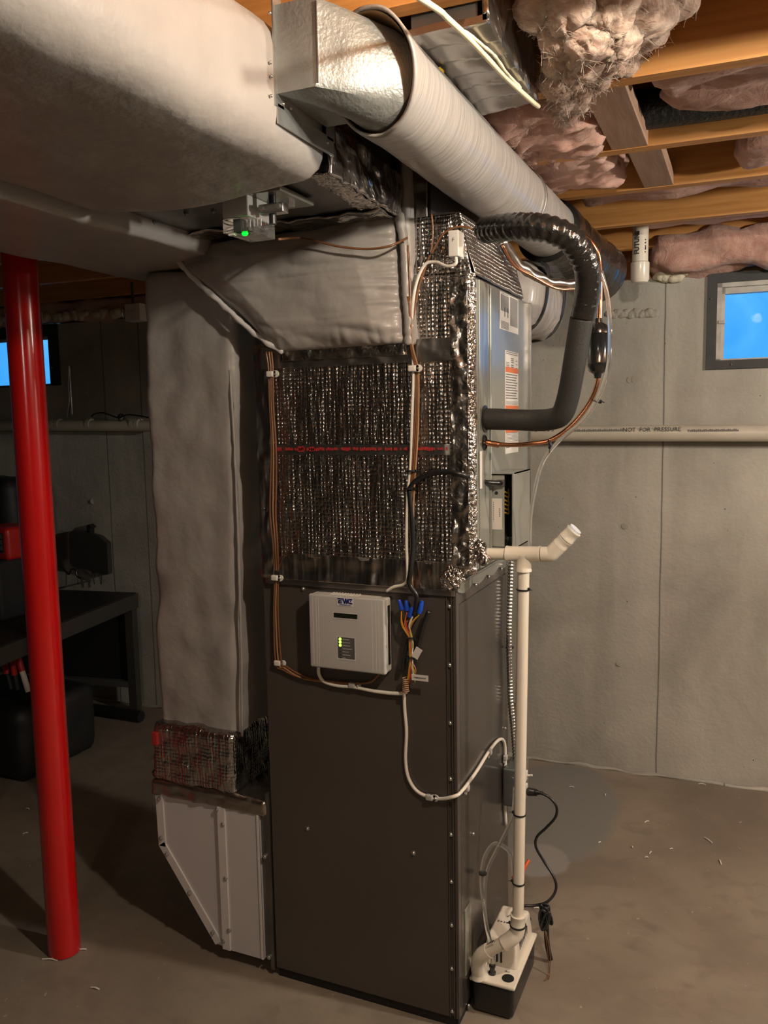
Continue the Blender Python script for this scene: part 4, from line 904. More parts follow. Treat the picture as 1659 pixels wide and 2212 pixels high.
obj('offset_pipe', MB().cyl(U(1095, 2033, Y=YP - .01), U(1050, 2056, Y=YP - .012), .0165, 24), M['pvc'], dr, 40)
mb = MB(); 
for i, px in enumerate((1052, 1057, 1061, 1064)):
    q = U(px, 2038 - (px - 1050) * .5, Y=YP - .030); mb.tube([q + V((0, 0, -.005)), q + V((.003, 0, .001)), q + V((.005, 0, -.004))], .0009, 5, 3)
obj('pipe_marking', mb, M['ink'], dr, 60)
obj('elbow_fitting', MB().tube([U(1056, 2053, Y=YP - .012), U(1042, 2062, Y=YP - .012), U(1034, 2076, Y=YP - .006), U(1033, 2096, Y=YP)], .0198, 24, 6), M['pvc'], dr, 40)
obj('coupling', fitting(U(1033, 2092, Y=YP), U(1033, 2112, Y=YP), .0185), M['pvc'], dr, 40)
zdl = .100
pz = U(1033, 2098, Y=YP + .0)
obj('pump_socket', MB().lathe(V((pz.x, pz.y + .02, zdl - .003)), (0, -.15, 1), [(.024, 0), (.0225, .006), (.0205, .008), (.0205, .04), (.016, .042)], 24), M['pvc'], dr, 40)
for py, lb in ((1271, 'black zip tie near the top of the white riser pipe'), (1750, 'black zip tie on the white riser beside the switch box'), (1903, 'black zip tie on the lower white riser next to the orange wire nut'), (1999, 'black zip tie on the coupling just above the pump')):
    c = top.lerp(bot, (py - 1225) / 760.0); ziptie(c, bot - top, r_ + .0008 if py < 1990 else rf_ + .001, lb, tail=(1, -.4, .2) if py == 1271 else (-1, -.3, .3))
# ------------------------------------------------------------------ condensate pump
pm = thing('condensate_pump', 'condensate pump with black tank and cream lid on the floor beside the furnace', 'pump')
PX0, PX1, PY0, PY1 = -.652, -.533, 2.018, 2.272
def taper(o, d): return V((o.x + (o.x + .592) * .05 * (o.z / .1 - 1), o.y, o.z))
obj('tank', MB().puff(PX0, PX1, PY0, PY1, .002, .092, .012, 0, 1, 6, fn=taper), M['black'], pm, 60, 'black plastic tank')
obj('lid', MB().puff(PX0 - .004, PX1 + .004, PY0 - .004, PY1 + .004, .090, .101, .005, 0, 1, 8), M['pvc'], pm, 60)
def dome(o, d):
    k = (o.z - .095) / .08; return V((-.588 + (o.x + .588) * (1 - .16 * k), 2.185 + (o.y - 2.185) * (1 - .14 * k), o.z))
dm = obj('motor_cover', MB().puff(-.640, -.540, 2.085, 2.272, .095, .178, .010, 0, 1, 6, fn=dome), M['pvc'], pm, 60)
for k in range(7): obj('vent_slot', MB().box(-.5465 - .000 * k, -.5435, 2.13 + k * .013, 2.134 + k * .013, .135, .158), M['blackbox'], dm)
for k in range(2): obj('vent_slot', MB().box(-.600 + k * .012, -.596 + k * .012, 2.0835, 2.089, .115, .155), M['blackbox'], dm)
obj('test_cap', MB().cyl((-.556, 2.047, .100), (-.556, 2.047, .1025), .0165, 24), M['blackbox'], pm, 40)
cb2 = obj('check_valve', MB().lathe((-.601, 2.050, .099), (0, 0, 1), [(.010, 0), (.010, .008), (.007, .010), (.007, .022), (.009, .023), (.009, .027), (.006, .029)], 16), M['black'], pm, 40)
obj('lid_latch', MB().box(-.566, -.556, 2.070, 2.078, .100, .106, .001), M['white'], pm)
mb = MB()
for i in range(5): mb.box(-.62 + i * .009, -.616 + i * .009, 2.17, 2.176, .1785, .1792)
mb.tube([(-.60, 2.20, .1788), (-.59, 2.215, .1788), (-.575, 2.20, .1788), (-.565, 2.212, .1788)], .0015, 5, 5)
obj('lid_marking', mb, M['greyink'], pm)
ctl = thing('pump_discharge_tube', 'clear vinyl tubes looping up from the pump beside the white riser', 'tubing')
pp = lambda x, y, Y=2.05: U(x, y, Y=Y)
obj('tube_wall', MB().tube([V((-.601, 2.050, .125)), V((-.601, 2.05, .17)), pp(1052, 2005, 2.055), pp(1046, 1960, 2.07), pp(1040, 1905, 2.09), pp(1046, 1855, 2.10), pp(1066, 1824, 2.11), pp(1090, 1830, 2.12), pp(1104, 1850, 2.12), pp(1108, 1900, 2.13)], .0058, 10, 8), M['clear'], ctl, 180)
obj('tube_wall', MB().tube([pp(1048, 1990, 2.08), pp(1047, 1930, 2.09), pp(1053, 1880, 2.10), pp(1075, 1832, 2.11), pp(1096, 1790, 2.12), pp(1108, 1755, 2.12), pp(1112, 1700, 2.14)], .0052, 10, 8), M['clear'], ctl, 180)
obj('hose_clamp', MB().lathe(pp(1043, 1888, 2.09), (0, 0, 1), [(.009, 0), (.0115, 0), (.0115, .004), (.009, .004)], 16), M['black'], ctl, 60)
# cord of the pump
cord = thing('pump_power_cord', 'black power cord snaking from the switch box down to the pump', 'cord')
obj('cord', MB().tube([U(1165, 1712, Y=2.38), U(1186, 1722, Y=2.38), U(1202, 1742, Y=2.38), U(1200, 1765, Y=2.38), U(1180, 1788, Y=2.38), U(1160, 1808, Y=2.38), U(1158, 1830, Y=2.38), U(1176, 1862, Y=2.38), U(1198, 1898, Y=2.37), U(1200, 1925, Y=2.36), U(1182, 1948, Y=2.34), U(1155, 1956, Y=2.33), U(1134, 1957, Y=2.32), U(1120, 1965, Y=2.31), U(1145, 1985, Y=2.30), V((-.56, 2.24, .16))], .0042, 10, 8), M['black'], cord, 180)
obj('plug', MB().cyl(U(1142, 1710, Y=2.40), U(1158, 1712, Y=2.39), .013, 16, .011).cyl(U(1158, 1712, Y=2.39), U(1172, 1713, Y=2.38), .008, 12, .0045), M['black'], cord, 40)
mb = MB()
for k in range(7):
    c = V((-.512, 2.30, .14)); mb.tube([c + V((.012 * math.cos(a * 1.0 + k), .02 * math.sin(k * 1.3), .030 * math.sin(a))) + V((.006 * math.sin(k * 2), 0, 0)) for a in [i * math.pi / 4 for i in range(9)]], .0042, 8, 4)
mb.tube([V((-.508, 2.30, .13)), V((-.505, 2.30, .06)), V((-.495, 2.30, .01))], .008, 8, 5)
obj('coiled_slack', mb, M['black'], cord, 180)
obj('loose_leads', MB().tube([V((-.505, 2.28, .11)), V((-.488, 2.26, .06)), V((-.484, 2.24, .006)), V((-.483, 2.22, .004))], .0013, 6, 6).tube([V((-.507, 2.28, .11)), V((-.494, 2.26, .05)), V((-.487, 2.24, .006)), V((-.490, 2.21, .004))], .0013, 6, 6), M['brown'], cord, 180)
tag(obj('orange_wire_nut', MB().tube([U(1128, 1902, Y=2.10), U(1131, 1880, Y=2.10), U(1142, 1858, Y=2.12)], .0045, 8, 5).ball(U(1108, 1895, Y=2.08), .004, 8), M['orangec'], smooth=60), 'short orange wire end sticking out behind the lower white riser', 'wire')
# ------------------------------------------------------------------ switch box and armoured cable
jb = thing('switch_box', 'grey steel switch and outlet box screwed to the furnace front', 'switch box')
jx0, jx1, jy0, jy1, jz0, jz1 = CX1 + .004, CX1 + .058, 2.345, 2.445, .440, .562
obj('box_shell', MB().box(jx0, jx1, jy0, jy1, jz0, jz1, .008), M['boxgrey'], jb, 40)
for zz in (.475, .53): obj('knockout', MB().cyl((jx0 + .027, jy0 + .001, zz), (jx0 + .027, jy0 - .0012, zz), .0095, 20, .0085), M['boxgrey'], jb, 40)
obj('cover_plate', MB().box(jx1, jx1 + .003, jy0 + .002, jy1 - .002, jz0 + .002, jz1 - .002, .001), M['zinc'], jb)
obj('toggle_switch', MB().box(jx1 + .002, jx1 + .010, 2.385, 2.408, .512, .540, .002).cyl((jx1 + .008, 2.397, .526), (jx1 + .026, 2.397, .530), .0035, 10), M['white'], jb, 40)
obj('outlet', MB().box(jx1 + .002, jx1 + .008, 2.378, 2.415, .462, .496, .003), M['white'], jb)
bx_ = thing('armored_cable', 'ribbed metal armored cable running down the furnace edge to the switch box', 'cable')
pA = [U(1104, 1212, X=-.640), U(1102, 1290, X=-.642), U(1100, 1380, X=-.642), U(1102, 1470, X=-.642), U(1104, 1520, X=-.640), U(1110, 1580, X=-.634), U(1115, 1648, X=-.628)]
obj('metal_sheath', MB().tube(pA, .0092, 12, 60, rf=lambda l, L, a: 1 + .13 * math.sin(l * 6.283 / .0105)), M['conduit'], bx_, 60)
obj('cable_connector', MB().cyl(pA[-1] + V((0, 0, -.012)), pA[-1] + V((0, 0, .010)), .011, 14), M['zinc'], bx_, 40)
tag(obj('zip_tie', MB().lathe(U(1101, 1400, X=-.642), (0, 0, 1), [(.0105, 0), (.0125, 0), (.0125, .004), (.0105, .004)], 16), M['black'], smooth=60), 'black zip tie halfway down the ribbed armored cable', 'zip tie', 'black zip ties')
gv = thing('gas_valve_fitting', 'small brass fitting with a white tag behind the riser pipe', 'fitting')
obj('brass_body', MB().lathe(U(1113, 1548, Y=2.48), (0, 0, 1), [(.004, 0), (.006, .004), (.006, .014), (.0045, .016), (.007, .018), (.007, .028), (.003, .032), (.003, .046)], 12), M['brass'], gv, 40)
obj('white_tag', MB().box(U(1110, 1552, Y=2.478).x, U(1119, 1552, Y=2.478).x, 2.476, 2.479, U(1110, 1556, Y=2.478).z, U(1110, 1548, Y=2.478).z), M['white'], gv)
obj('copper_tube', MB().tube([U(1113, 1556, Y=2.48), U(1112, 1620, Y=2.48), V((U(1113, 1700, Y=2.48).x, 2.48, .0))], .003, 8, 4), M['copper'], gv, 60)
# ------------------------------------------------------------------ zone control panel
zp = thing('zone_control_panel', 'pale grey plastic zone control panel with blue EWC logo on the cabinet', 'control panel')
Yp = CY0 - .050
xa, xb = U(668, 1360, Y=Yp).x, U(829, 1370, Y=Yp).x + .002
zb0, zt0 = U(750, 1449, Y=Yp).z, U(750, 1290, Y=Yp).z
obj('rear_housing', MB().box(xa, xb, Yp + .008, CY0 - .004, zb0, zt0, .006), M['white'], zp, 40)
obj('front_cover', MB().box(xa - .001, xb + .001, Yp, Yp + .016, zb0 - .001, zt0 + .001, .0055), M['panel'], zp, 40)
for fx in (.055, .10, .13, .84, .89, .925): obj('cover_groove', MB().box(xa + (xb - xa) * fx, xa + (xb - xa) * fx + .0008, Yp - .0004, Yp + .001, zb0 + .006, zt0 - .006), M['white'], zp)
for k in range(10): obj('top_vent_rib', MB().box(xa + .055 + k * .0085, xa + .059 + k * .0085, Yp + .018, Yp + .040, zt0 - .001, zt0 + .002), M['white'], zp)
obj('side_slot', MB().box(xb - .0005, xb + .0008, Yp + .022, Yp + .036, zb0 + .02, zt0 - .02), M['blackbox'], zp)
def FX(px, py): return U(px, py, Y=Yp)
a, b = FX(728, 1290), FX(763, 1311)
lg = obj('logo_plate', MB().box(a.x, b.x, Yp - .0010, Yp, b.z, a.z), M['wedge'], zp)
cx = (a.x + b.x) / 2; hh = a.z - b.z
LS = hh * .60
def bar(mb, x0, x1, z0, z1): mb.box(x0, x1, Yp - .0020, Yp - .0010, z0, z1)
mb = MB(); bz = b.z + hh * .32; tz = a.z - hh * .08; Wd = b.x - a.x; x_ = a.x + Wd * .07
h3 = (tz - bz)
bar(mb, x_ - .001, x_ + Wd * .27, tz - h3 * .22, tz); bar(mb, x_ + .001, x_ + Wd * .25, bz + h3 * .38, bz + h3 * .60); bar(mb, x_ + .001, x_ + Wd * .25, bz, bz + h3 * .22); bar(mb, x_ + .001, x_ + Wd * .08, bz, bz + h3 * .60)
def sl_(mb, xa_, xb_, w_, z0, z1): mb.prism([(xa_, z1), (xa_ + w_, z1), (xb_ + w_, z0), (xb_, z0)], f, Yp - .0020, Yp - .0010)
sl_(mb, x_ + Wd * .27, x_ + Wd * .39, Wd * .08, bz, tz); sl_(mb, x_ + Wd * .46, x_ + Wd * .40, Wd * .05, bz, tz); sl_(mb, x_ + Wd * .44, x_ + Wd * .52, Wd * .08, bz, tz); sl_(mb, x_ + Wd * .60, x_ + Wd * .54, Wd * .05, bz, tz)
ccx, ccz = x_ + Wd * .75, (bz + tz) / 2; ro, ri = h3 * .5, h3 * .27
for k in range(20):
    a0 = math.radians(40 + 280 * k / 20); a1_ = math.radians(40 + 280 * (k + 1) / 20)
    mb.prism([(ccx + ri * math.cos(a0), ccz + ri * math.sin(a0)), (ccx + ro * math.cos(a0), ccz + ro * math.sin(a0)), (ccx + ro * math.cos(a1_), ccz + ro * math.sin(a1_)), (ccx + ri * math.cos(a1_), ccz + ri * math.sin(a1_))], f, Yp - .0020, Yp - .0010)
bar(mb, ccx, ccx + ro, tz - h3 * .2, tz); bar(mb, ccx, ccx + ro, bz, bz + h3 * .2); mb.cyl((ccx + h3 * .12, Yp - .002, ccz), (ccx + h3 * .12, Yp - .001, ccz), h3 * .13, 12)
obj('logo_letters', mb, M['blueink'], lg, label='stylised blue letters EWC')
obj('logo_caption', MB().text('CONTROLS, LLC', hh * .20, (cx, Yp - .0012, b.z + hh * .08), (1, 0, 0), (0, 0, 1), .0002, 'CENTER', .00015), M['blueink'], lg)
a, b = FX(719, 1322), FX(772, 1340)
obj('screen_bezel', MB().box(a.x, b.x, Yp - .0008, Yp + .001, b.z, a.z), M['wedge'], zp)
obj('lcd_screen', MB().box(a.x + .003, b.x, Yp - .0014, Yp, b.z + .003, a.z - .001), M['lcd'], zp)
a, b = FX(727, 1374), FX(768, 1428)
obj('led_bezel', MB().box(a.x, b.x, Yp - .0008, Yp + .001, b.z, a.z), M['wedge'], zp)
lp = obj('led_panel', MB().box(a.x + .0035, b.x - .001, Yp - .0014, Yp, b.z + .004, a.z - .001), M['panelgrey'], zp)
for k in range(7):
    z = a.z - .0065 - k * .0083
    obj('indicator_light', MB().cyl((a.x + .011, Yp - .0024, z), (a.x + .011, Yp - .001, z), .0036 if k < 3 else .002, 14), M['led'] if k < 3 else M['leddark'], zp, label='lit yellow-green light' if k < 3 else None)
mb = MB()
for k in range(7):
    z = a.z - .0065 - k * .0083; x = a.x + .018
    while x < a.x + .018 + (.018, .020, .020, .026, .016, .022, .006)[k]: mb.box(x, x + .0018, Yp - .0018, Yp - .0013, z - .0010, z + .0010); x += .0025
obj('light_captions', mb, M['panel'], lp)
# sensor box
sb = thing('sensor_box', 'small white plastic sensor box stuck to the foil plenum', 'sensor')
qa, qb = U(969, 495, Y=1.895), U(1003, 560, Y=1.895)
def shear(o, d): return V((o.x, o.y, o.z))
obj('box_cover', MB().box(qa.x, qb.x - .012, 1.890, 1.925, qb.z + .008, qa.z - .004, .003), M['white'], sb, 40)
obj('mount_plate', MB().box(qa.x - .002, qb.x - .010, 1.922, 1.927, qb.z + .006, qa.z - .002), M['wedge'], sb)
obj('engraved_mark', MB().text('F', .012, (qb.x - .028, 1.8894, qa.z - .030), (1, 0, 0), (0, 0, 1), .0003), M['greyink'], sb)
# ------------------------------------------------------------------ wires on the foil and the cabinet
WY = 1.908
def wire(name, pts, r, m, lb, cat='wire', g=None, Y=WY, par=None):
    P = [(U(q[0], q[1], Y=q[2]) if len(q) == 3 else U(q[0], q[1], Y=Y)) if not isinstance(q, Vector) else q for q in pts]
    o = obj(name, MB().tube(P, r, 8, 7), M[m], par, 180)
    if par is None: tag(o, lb, cat, g)
    return o
lefts = [(580, 760), (584, 800), (586, 870), (592, 960), (591, 1040), (589, 1110), (594, 1180), (597, 1248), (597, 1330), (602, 1430)]
for k in range(3):
    P = [(x + (k - 1) * 5 + 1.5 * math.sin(y / 60 + k), y, WY - .002 * k if y < 1240 else 1.928) for x, y in lefts]
    P += [(612 + k * 3, 1447 - k * 4, 1.930), (650, 1464 + 3 * (k % 2) - 3 * k, 1.930), (700, 1470 + 2 * k, 1.930), (760, 1476 + k, 1.930), (800, 1474 - k, 1.930), (818 + k, 1456, 1.930)]
    wire('thermostat_wire', P, .0027, 'brown' if k != 1 else 'brownl', ('outer', 'middle lighter', 'inner')[k] + ' brown thermostat wire down the left foil edge, sweeping under the control panel', g='brown wires down the left edge')
for k in range(3):
    P = [(880 + 3 * k, 640, 1.892), (886 + 2 * k, 740, 1.895), (897 + 3 * k, 800), (901 + 3 * (k - 1), 880), (893 + 4 * k, 960), (888 + 4 * k, 1030), (885 + 4 * k, 1100), (888 + 3 * k, 1180), (884 + 3 * k, 1240, 1.90), (886 + 3 * k, 1275, 1.915)]
    wire('thermostat_wire', P, .0026, 'brown' if k != 2 else 'brownl', ('left', 'middle', 'right lighter')[k] + ' brown thermostat wire in the vertical bundle right of centre', g='brown wires in the centre bundle')
wire('white_control_cable', [(985, 556, 1.885), (984, 570, 1.88), (965, 575, 1.885), (940, 566, 1.90), (915, 575, 1.90), (895, 630, 1.90), (889, 720, 1.90), (893, 800), (890, 900), (887, 1000), (880, 1080), (878, 1170), (880, 1245, 1.90), (872, 1262, 1.905), (850, 1268, 1.905), (835, 1277, 1.905)], .0040, 'wcable', 'white cable running from the sensor box down the foil to the panel top', 'cable')
wire('white_control_cable', [(688, 1440, 1.915), (689, 1456, 1.925), (700, 1472, 1.93), (730, 1481, 1.93), (765, 1484, 1.93), (815, 1494, 1.93), (865, 1498, 1.93), (882, 1490, 1.93)], .0050, 'wcable', 'white cable drooping under the control panel to the wire bundle', 'cable')
XF = CX1 + .006
wire('white_control_cable', [(873, 1488, 1.93), (874, 1530, 1.933), (878, 1580, 1.933), (876, 1640, 1.933), (883, 1682, 1.933), (905, 1712, 1.933), (945, 1725, 1.931), (982, 1720, 1.925), U(1000, 1706, X=XF), U(1030, 1665, X=XF), U(1058, 1620, X=XF), U(1078, 1598, X=XF), U(1089, 1603, X=XF), U(1092, 1640, X=XF), U(1090, 1700, X=XF), U(1093, 1783, X=XF)], .0048, 'wcable', 'white cable looping down the cabinet and around its corner toward the riser', 'cable')
wire('actuator_wire', [U(602, 517, Z=2.02), U(640, 514, Y=1.84), U(680, 520, Y=1.835), U(730, 532, Y=1.835), U(790, 538, Y=1.84), U(840, 532, Y=1.84), U(880, 514, Y=1.875)], .0028, 'brown', 'brown wire from the actuator drooping across the quilted funnel')
wire('thermostat_wire', [(880, 530, 1.895), (884, 580, 1.893), (886, 650, 1.893), (885, 730, 1.895)], .0026, 'brown', 'short brown wire down the stitched right edge of the quilted funnel')
wire('thermostat_wire', [(932, 462), (935, 498), (931, 540), (915, 590), (898, 640), (889, 690), (886, 735, 1.90)], .0024, 'brown', 'brown wire with a free end rising above the foil, left of the sensor box')
wire('thermostat_wire', [U(1045, 502, Y=1.96), (1020, 494), (990, 490), (958, 505), (936, 540), (918, 575), (905, 620), (892, 690), (889, 730, 1.90)], .0024, 'brown', 'brown wire arching over the sensor box down to the centre bundle')
wire('black_control_cable', [(884, 1056), (896, 1040), (925, 1024), (960, 1019), (1000, 1026), (1040, 1040, 1.99), (1070, 1043, 2.03), (1084, 1043, 2.045)], .0066, 'black', 'thick black cable arching from the centre bundle to the open control box', 'cable')
wire('black_control_cable', [(884, 1056), (889, 1110), (892, 1180), (887, 1235, 1.90), (884, 1262, 1.90), (900, 1290, 1.905), (895, 1330, 1.91)], .0070, 'black', 'thick black cable dropping through the centre bundle to the wire nuts', 'cable')
wire('black_control_cable', [(926, 1320, 1.915), (915, 1350, 1.915), (904, 1390, 1.918), (896, 1420, 1.92), (893, 1450, 1.92)], .0062, 'black', 'black cable slanting down right of the coloured wires', 'cable')
wire('black_control_cable', [(868, 1448, 1.92), (871, 1430, 1.92), (876, 1400, 1.92), (884, 1370, 1.92), (888, 1340, 1.915)], .0062, 'black', 'folded black cable left of the coloured wires', 'cable')
def tie_px(px, py, r, lb, Y=WY): ziptie(U(px, py, Y=Y), (0, 0, 1), r, lb, tail=(1, -.2, 0))
tie_px(888, 1017, .012, 'black zip tie on the centre wire bundle at the level of the printed red line')
tie_px(884, 1055, .013, 'black zip tie where the thick black cable leaves the centre bundle')
tie_px(923, 560 - 12, .006, 'black zip tie on the brown wires left of the sensor box')
tie_px(887, 1377, .010, 'black zip tie around the coloured wires below the blue nuts', 1.912)
tie_px(887, 1420, .010, 'black zip tie around the coloured wires near the folded label', 1.912)
# coloured wires with wire nuts
nuts = [(868, 1303, -.25), (879, 1305, -.05), (884, 1318, .35), (897, 1305, .1), (905, 1310, .3), (908, 1305, .25)]
cw = ['yellow', 'orangew', 'redw', 'wcable', 'yellow', 'brownl', 'orangew', 'redw', 'greenw', 'wcable']
cn = ['yellow', 'orange', 'red', 'white', 'second yellow', 'tan', 'second orange', 'second red', 'green', 'second white']
for k in range(10):
    nx, ny, sl__ = nuts[k % 6]
    P = [(nx + (k % 3) - 1, ny + 18, 1.905 + .002 * (k % 3)), (878 + (nx - 888) * .5 + (k % 4), 1350, 1.908), (884 + (k % 5) * 1.6, 1378, 1.910), (884 + (k % 5) * 2, 1400, 1.912), (885 + (k % 4) * 2, 1425, 1.912), (883 + (k % 6) * 3, 1450, 1.914), (880 + (k % 5) * 4, 1470 + (k % 3) * 4, 1.918)]
    wire('control_wire', P, .0016, cw[k], cn[k] + ' strand in the coloured wire bundle right of the control panel', g='coloured wires right of the panel')
nl = ['leftmost blue wire nut, standing upright', 'dark blue wire nut behind the leftmost ones', 'lowest blue wire nut, tilted at the middle of the cluster', 'upright blue wire nut in the right half of the cluster', 'large tilted blue wire nut on the right side', 'rearmost blue wire nut at the right of the cluster']
for k, (x, y, s_) in enumerate(nuts):
    c = U(x, y + 14, Y=1.906 + .004 * (k % 2)); d = V((s_, -.1, 1)).normalized()
    tag(obj('wire_nut', MB().lathe(c, d, [(.0062, 0), (.0066, .004), (.0056, .012), (.0050, .024), (.0035, .027)], 12), M['blue'], smooth=40), nl[k], 'wire nut', 'blue wire nuts')
# coil of thin wire, paper tags
tag(obj('wire_coil', MB().tube([U(876, 1478, Y=1.918) + V((.008 * math.cos(t_ * 1.6), .008 * math.sin(t_ * 1.6), .018 - t_ * .0013)) for t_ in range(32)], .0014, 6, 3), M['brownl'], smooth=180), 'tight coil of brown wire at the bottom of the coloured bundle', 'wire')
def tagcard(p0, p1, Y, lb, txt=None, rot=0):
    a, b = U(*p0, Y=Y), U(*p1, Y=Y); root = thing('paper_tag', lb, 'tag', 'white paper wire tags')
    mb = MB().box(a.x, b.x, Y, Y + .001, b.z, a.z)
    c = (a + b) / 2; R = Matrix.Translation(c) @ Matrix.Rotation(rot, 4, 'Y') @ Matrix.Translation(-c); mb.v = [R @ v for v in mb.v]
    obj('card', mb, M['paper'], root)
    if txt:
        t_ = MB().text(txt, (a.z - b.z) * .34, ((a.x + b.x) / 2, Y - .0006, (a.z + b.z) / 2 - .002), (1, 0, 0), (0, 0, 1), .0002, 'CENTER'); obj('printed_word', t_, M['ink'], root)
    return root
tagcard((889, 1456), (925, 1473), 1.905, 'white paper tag reading thermostat at the foot of the coloured wires', 'THERMOSTAT')
tagcard((893, 1398), (908, 1424), 1.906, 'folded white paper tag beside the coloured wires', None, .5)
# clips
def clip(px, py, Y, lb, m='white', X=None, side=1, cn_=True):
    c = U(px, py, Y=Y) if X is None else U(px, py, X=X)
    root = thing('cable_clip', lb, 'cable clip', 'plastic cable clips')
    if X is None:
        obj('loop', MB().box(c.x - .012, c.x + .008, Y - .008, Y + .004, c.z - .0075, c.z + .0075, .003), M[m], root, 40)
        obj('tab', MB().cyl((c.x + .014 * side, Y - .002, c.z), (c.x + .014 * side, Y + .002, c.z), .009, 16).box(min(c.x, c.x + .014 * side), max(c.x, c.x + .014 * side), Y - .002, Y + .002, c.z - .0075, c.z + .0075), M[m], root, 40)
        obj('screw', MB().ball((c.x + .014 * side, Y - .003, c.z), .004, 8), M['steel'], root, 60)
    else:
        obj('loop', MB().box(X - .003, X + .009, c.y - .008, c.y + .008, c.z - .008, c.z + .008, .003), M[m], root, 40)
        obj('tab', MB().cyl((X - .003, c.y, c.z - .012), (X + .001, c.y, c.z - .012), .007, 14), M[m], root, 40)
    return root
clip(586, 808, 1.903, 'white screwed clip at the top of the left brown wires')
clip(893, 796, 1.900, 'white screwed clip on the centre bundle below the quilted funnel')
clip(596, 1248, 1.922, 'white screwed clip at the cabinet top edge on the left wires')
clip(602, 1432, 1.930, 'white screwed clip at the bend of the left wires beside the panel')
M['clip'] = mat('translucent_clip', (.62, .60, .55), .3, trans=.3)
clip(763, 1480, 1.930, 'translucent clip on the drooping cable below the panel', 'clip')
clip(930, 1722, 1.930, 'translucent clip at the lowest sag of the looping white cable', 'clip')
clip(1007, 1702, 0, 'round white clip just around the cabinet corner on the looping cable', 'clip', X=XF)
clip(1056, 1624, 0, 'clip partway up the slanted white cable on the front panel', 'clip', X=XF)
clip(1090, 1636, 0, 'clip on the short downward run of white cable near the switch box', 'clip', X=XF)
# ------------------------------------------------------------------ wall pipes and details
def wp(px, py, d): s, z = on_wall(px, py, d); return WL(s, d, z)
wpz = on_wall(1400, 933, -.07)[1]
pr = thing('wall_drain_pipe', 'long horizontal white drain pipe on the right half of the back wall, with black print', 'pipe')
a, b = wp(1120, 933, -.07), wp(1659, 933, -.07); b = a + (b - a) * 3.2
rw = .034
obj('pipe_tube', MB().cyl(a - WE * .9, b, rw, 32), M['pvcg'], pr, 60)
def pipetext(txt, px, size):
    c = wp(px, 930, -.07 - rw - .001); mb = MB().text(txt, size, (c.x, c.y, c.z - size * .2), WE, (0, 0, 1), .0003)
    obj('pipe_lettering', mb, M['ink'], pr)
pipetext('PIPE  NPS 3', 1140, .024); pipetext('NOT  FOR  PRESSURE', 1345, .0245)
mb = MB(); 
for px, n_ in ((1240, 28), (1488, 26)):
    c = wp(px, 930, -.07 - rw - .001)
    for i in range(n_):
        p = c + WE * (i * .0075); mb.box(-.0022, .0022, -.0004, .0004, -.005, .005 - .003 * (i % 3 == 1), 0, Matrix.Translation(p))
obj('fine_lettering', mb, M['greyink'], pr)
pr2 = thing('wall_drain_pipe', 'dim horizontal drain pipe with couplings on the back wall behind the red column', 'pipe')
a, b = wp(-200, 914, -.06), wp(330, 920, -.06); obj('pipe_tube', MB().cyl(a - WE * .8, b, .030, 28), M['pvcg'], pr2, 60)
for px in (118, 128, 195, 290, 300):
    c = wp(px, 917, -.06); obj('coupling_ring', MB().lathe(c - WE * .012, WE, [(.030, 0), (.0335, 0), (.0335, .024), (.030, .024)], 24), M['pvcg'], pr2, 40)
obj('ground_clamp', MB().blob(wp(262, 902, -.07), (.02, .02, .022), .3, 30, 0, 16), M['galvd'], pr2, 60)
wire('black_ground_wire', [wp(197, 900, -.09), wp(205, 894, -.09), wp(225, 892, -.09), wp(255, 902, -.09), wp(275, 896, -.09), wp(300, 898, -.09), wp(325, 903, -.09)], .004, 'black', 'black wire looping over the left drain pipe', 'wire')
tag(obj('hanging_strap', MB().tube([wp(149, 790, -.012), wp(148, 830, -.02), wp(150, 860, -.02), wp(146, 900, -.012)], .005, 6, 4).tube([wp(150, 792, -.01), wp(156, 895, -.01)], .006, 6), M['zinc'], smooth=60), 'loose perforated metal strap hanging on the wall left of the tall duct', 'strap')
vp = thing('future_vent_pipe', 'capped white vertical PVC stub hand-lettered FUTURE VENT, below a joist', 'pipe')
YV = 3.42
vt, vb = U(1384, 490, Y=YV), U(1385, 600, Y=YV); vb = V((vt.x, YV, vb.z)); rv = .030
obj('pipe_tube', MB().cyl(V((vt.x, YV, ZS - .01)), vb + V((0, 0, .02)), rv, 28), M['pvc'], vp, 40)
obj('end_cap', MB().lathe(vb + V((0, 0, -.018)), (0, 0, 1), [(.018, -.004), (.029, 0), (.035, .012), (.035, .074), (.033, .076), (.030, .078)], 28), M['pvc'], vp, 40)
def handtext(txt, px, size):
    c = U(px, 567, Y=YV - rv); cc = V((c.x, YV - math.sqrt(max(0, rv * rv - (c.x - vt.x) ** 2)) - .0025, vb.z + .085))
    return MB().text(txt, size, cc, (0, 0, 1), (-1, 0, 0), .0012, 'LEFT', .0008)
obj('hand_lettering', handtext('FUTURE', 1380, .024), M['ink'], vp)
obj('hand_lettering', handtext('VENT', 1394, .024), M['ink'], vp)
# white lit box at the wall top left
wx = thing('ceiling_junction_box', 'small bright white electrical box hanging high beside the tall duct', 'electrical box')
a, b = wp(268, 655, -.30), wp(304, 693, -.30); d0 = -.30
a, b = U(268, 657, Y=3.3), U(303, 692, Y=3.3)
obj('box_cover', MB().box(a.x, b.x, 3.30, 3.36, b.z, a.z, .003), M['wedge'], wx, 40)
obj('cable_ring', MB().lathe((a.x - .015, 3.32, (a.z + b.z) / 2), (1, 0, 0), [(.02, 0), (.034, .004), (.034, .008), (.02, .014)], 20), M['steel'], wx, 40)
obj('box_hanger', MB().box(a.x + .02, a.x + .03, 3.33, 3.34, a.z, ZC + .01), M['galvd'], wx)
obj('box_stamp', MB().text('IC BM', .022, (a.x + .010, 3.2995, b.z + .04), (1, 0, 0), (0, 0, 1), .0003), M['panel'], wx)
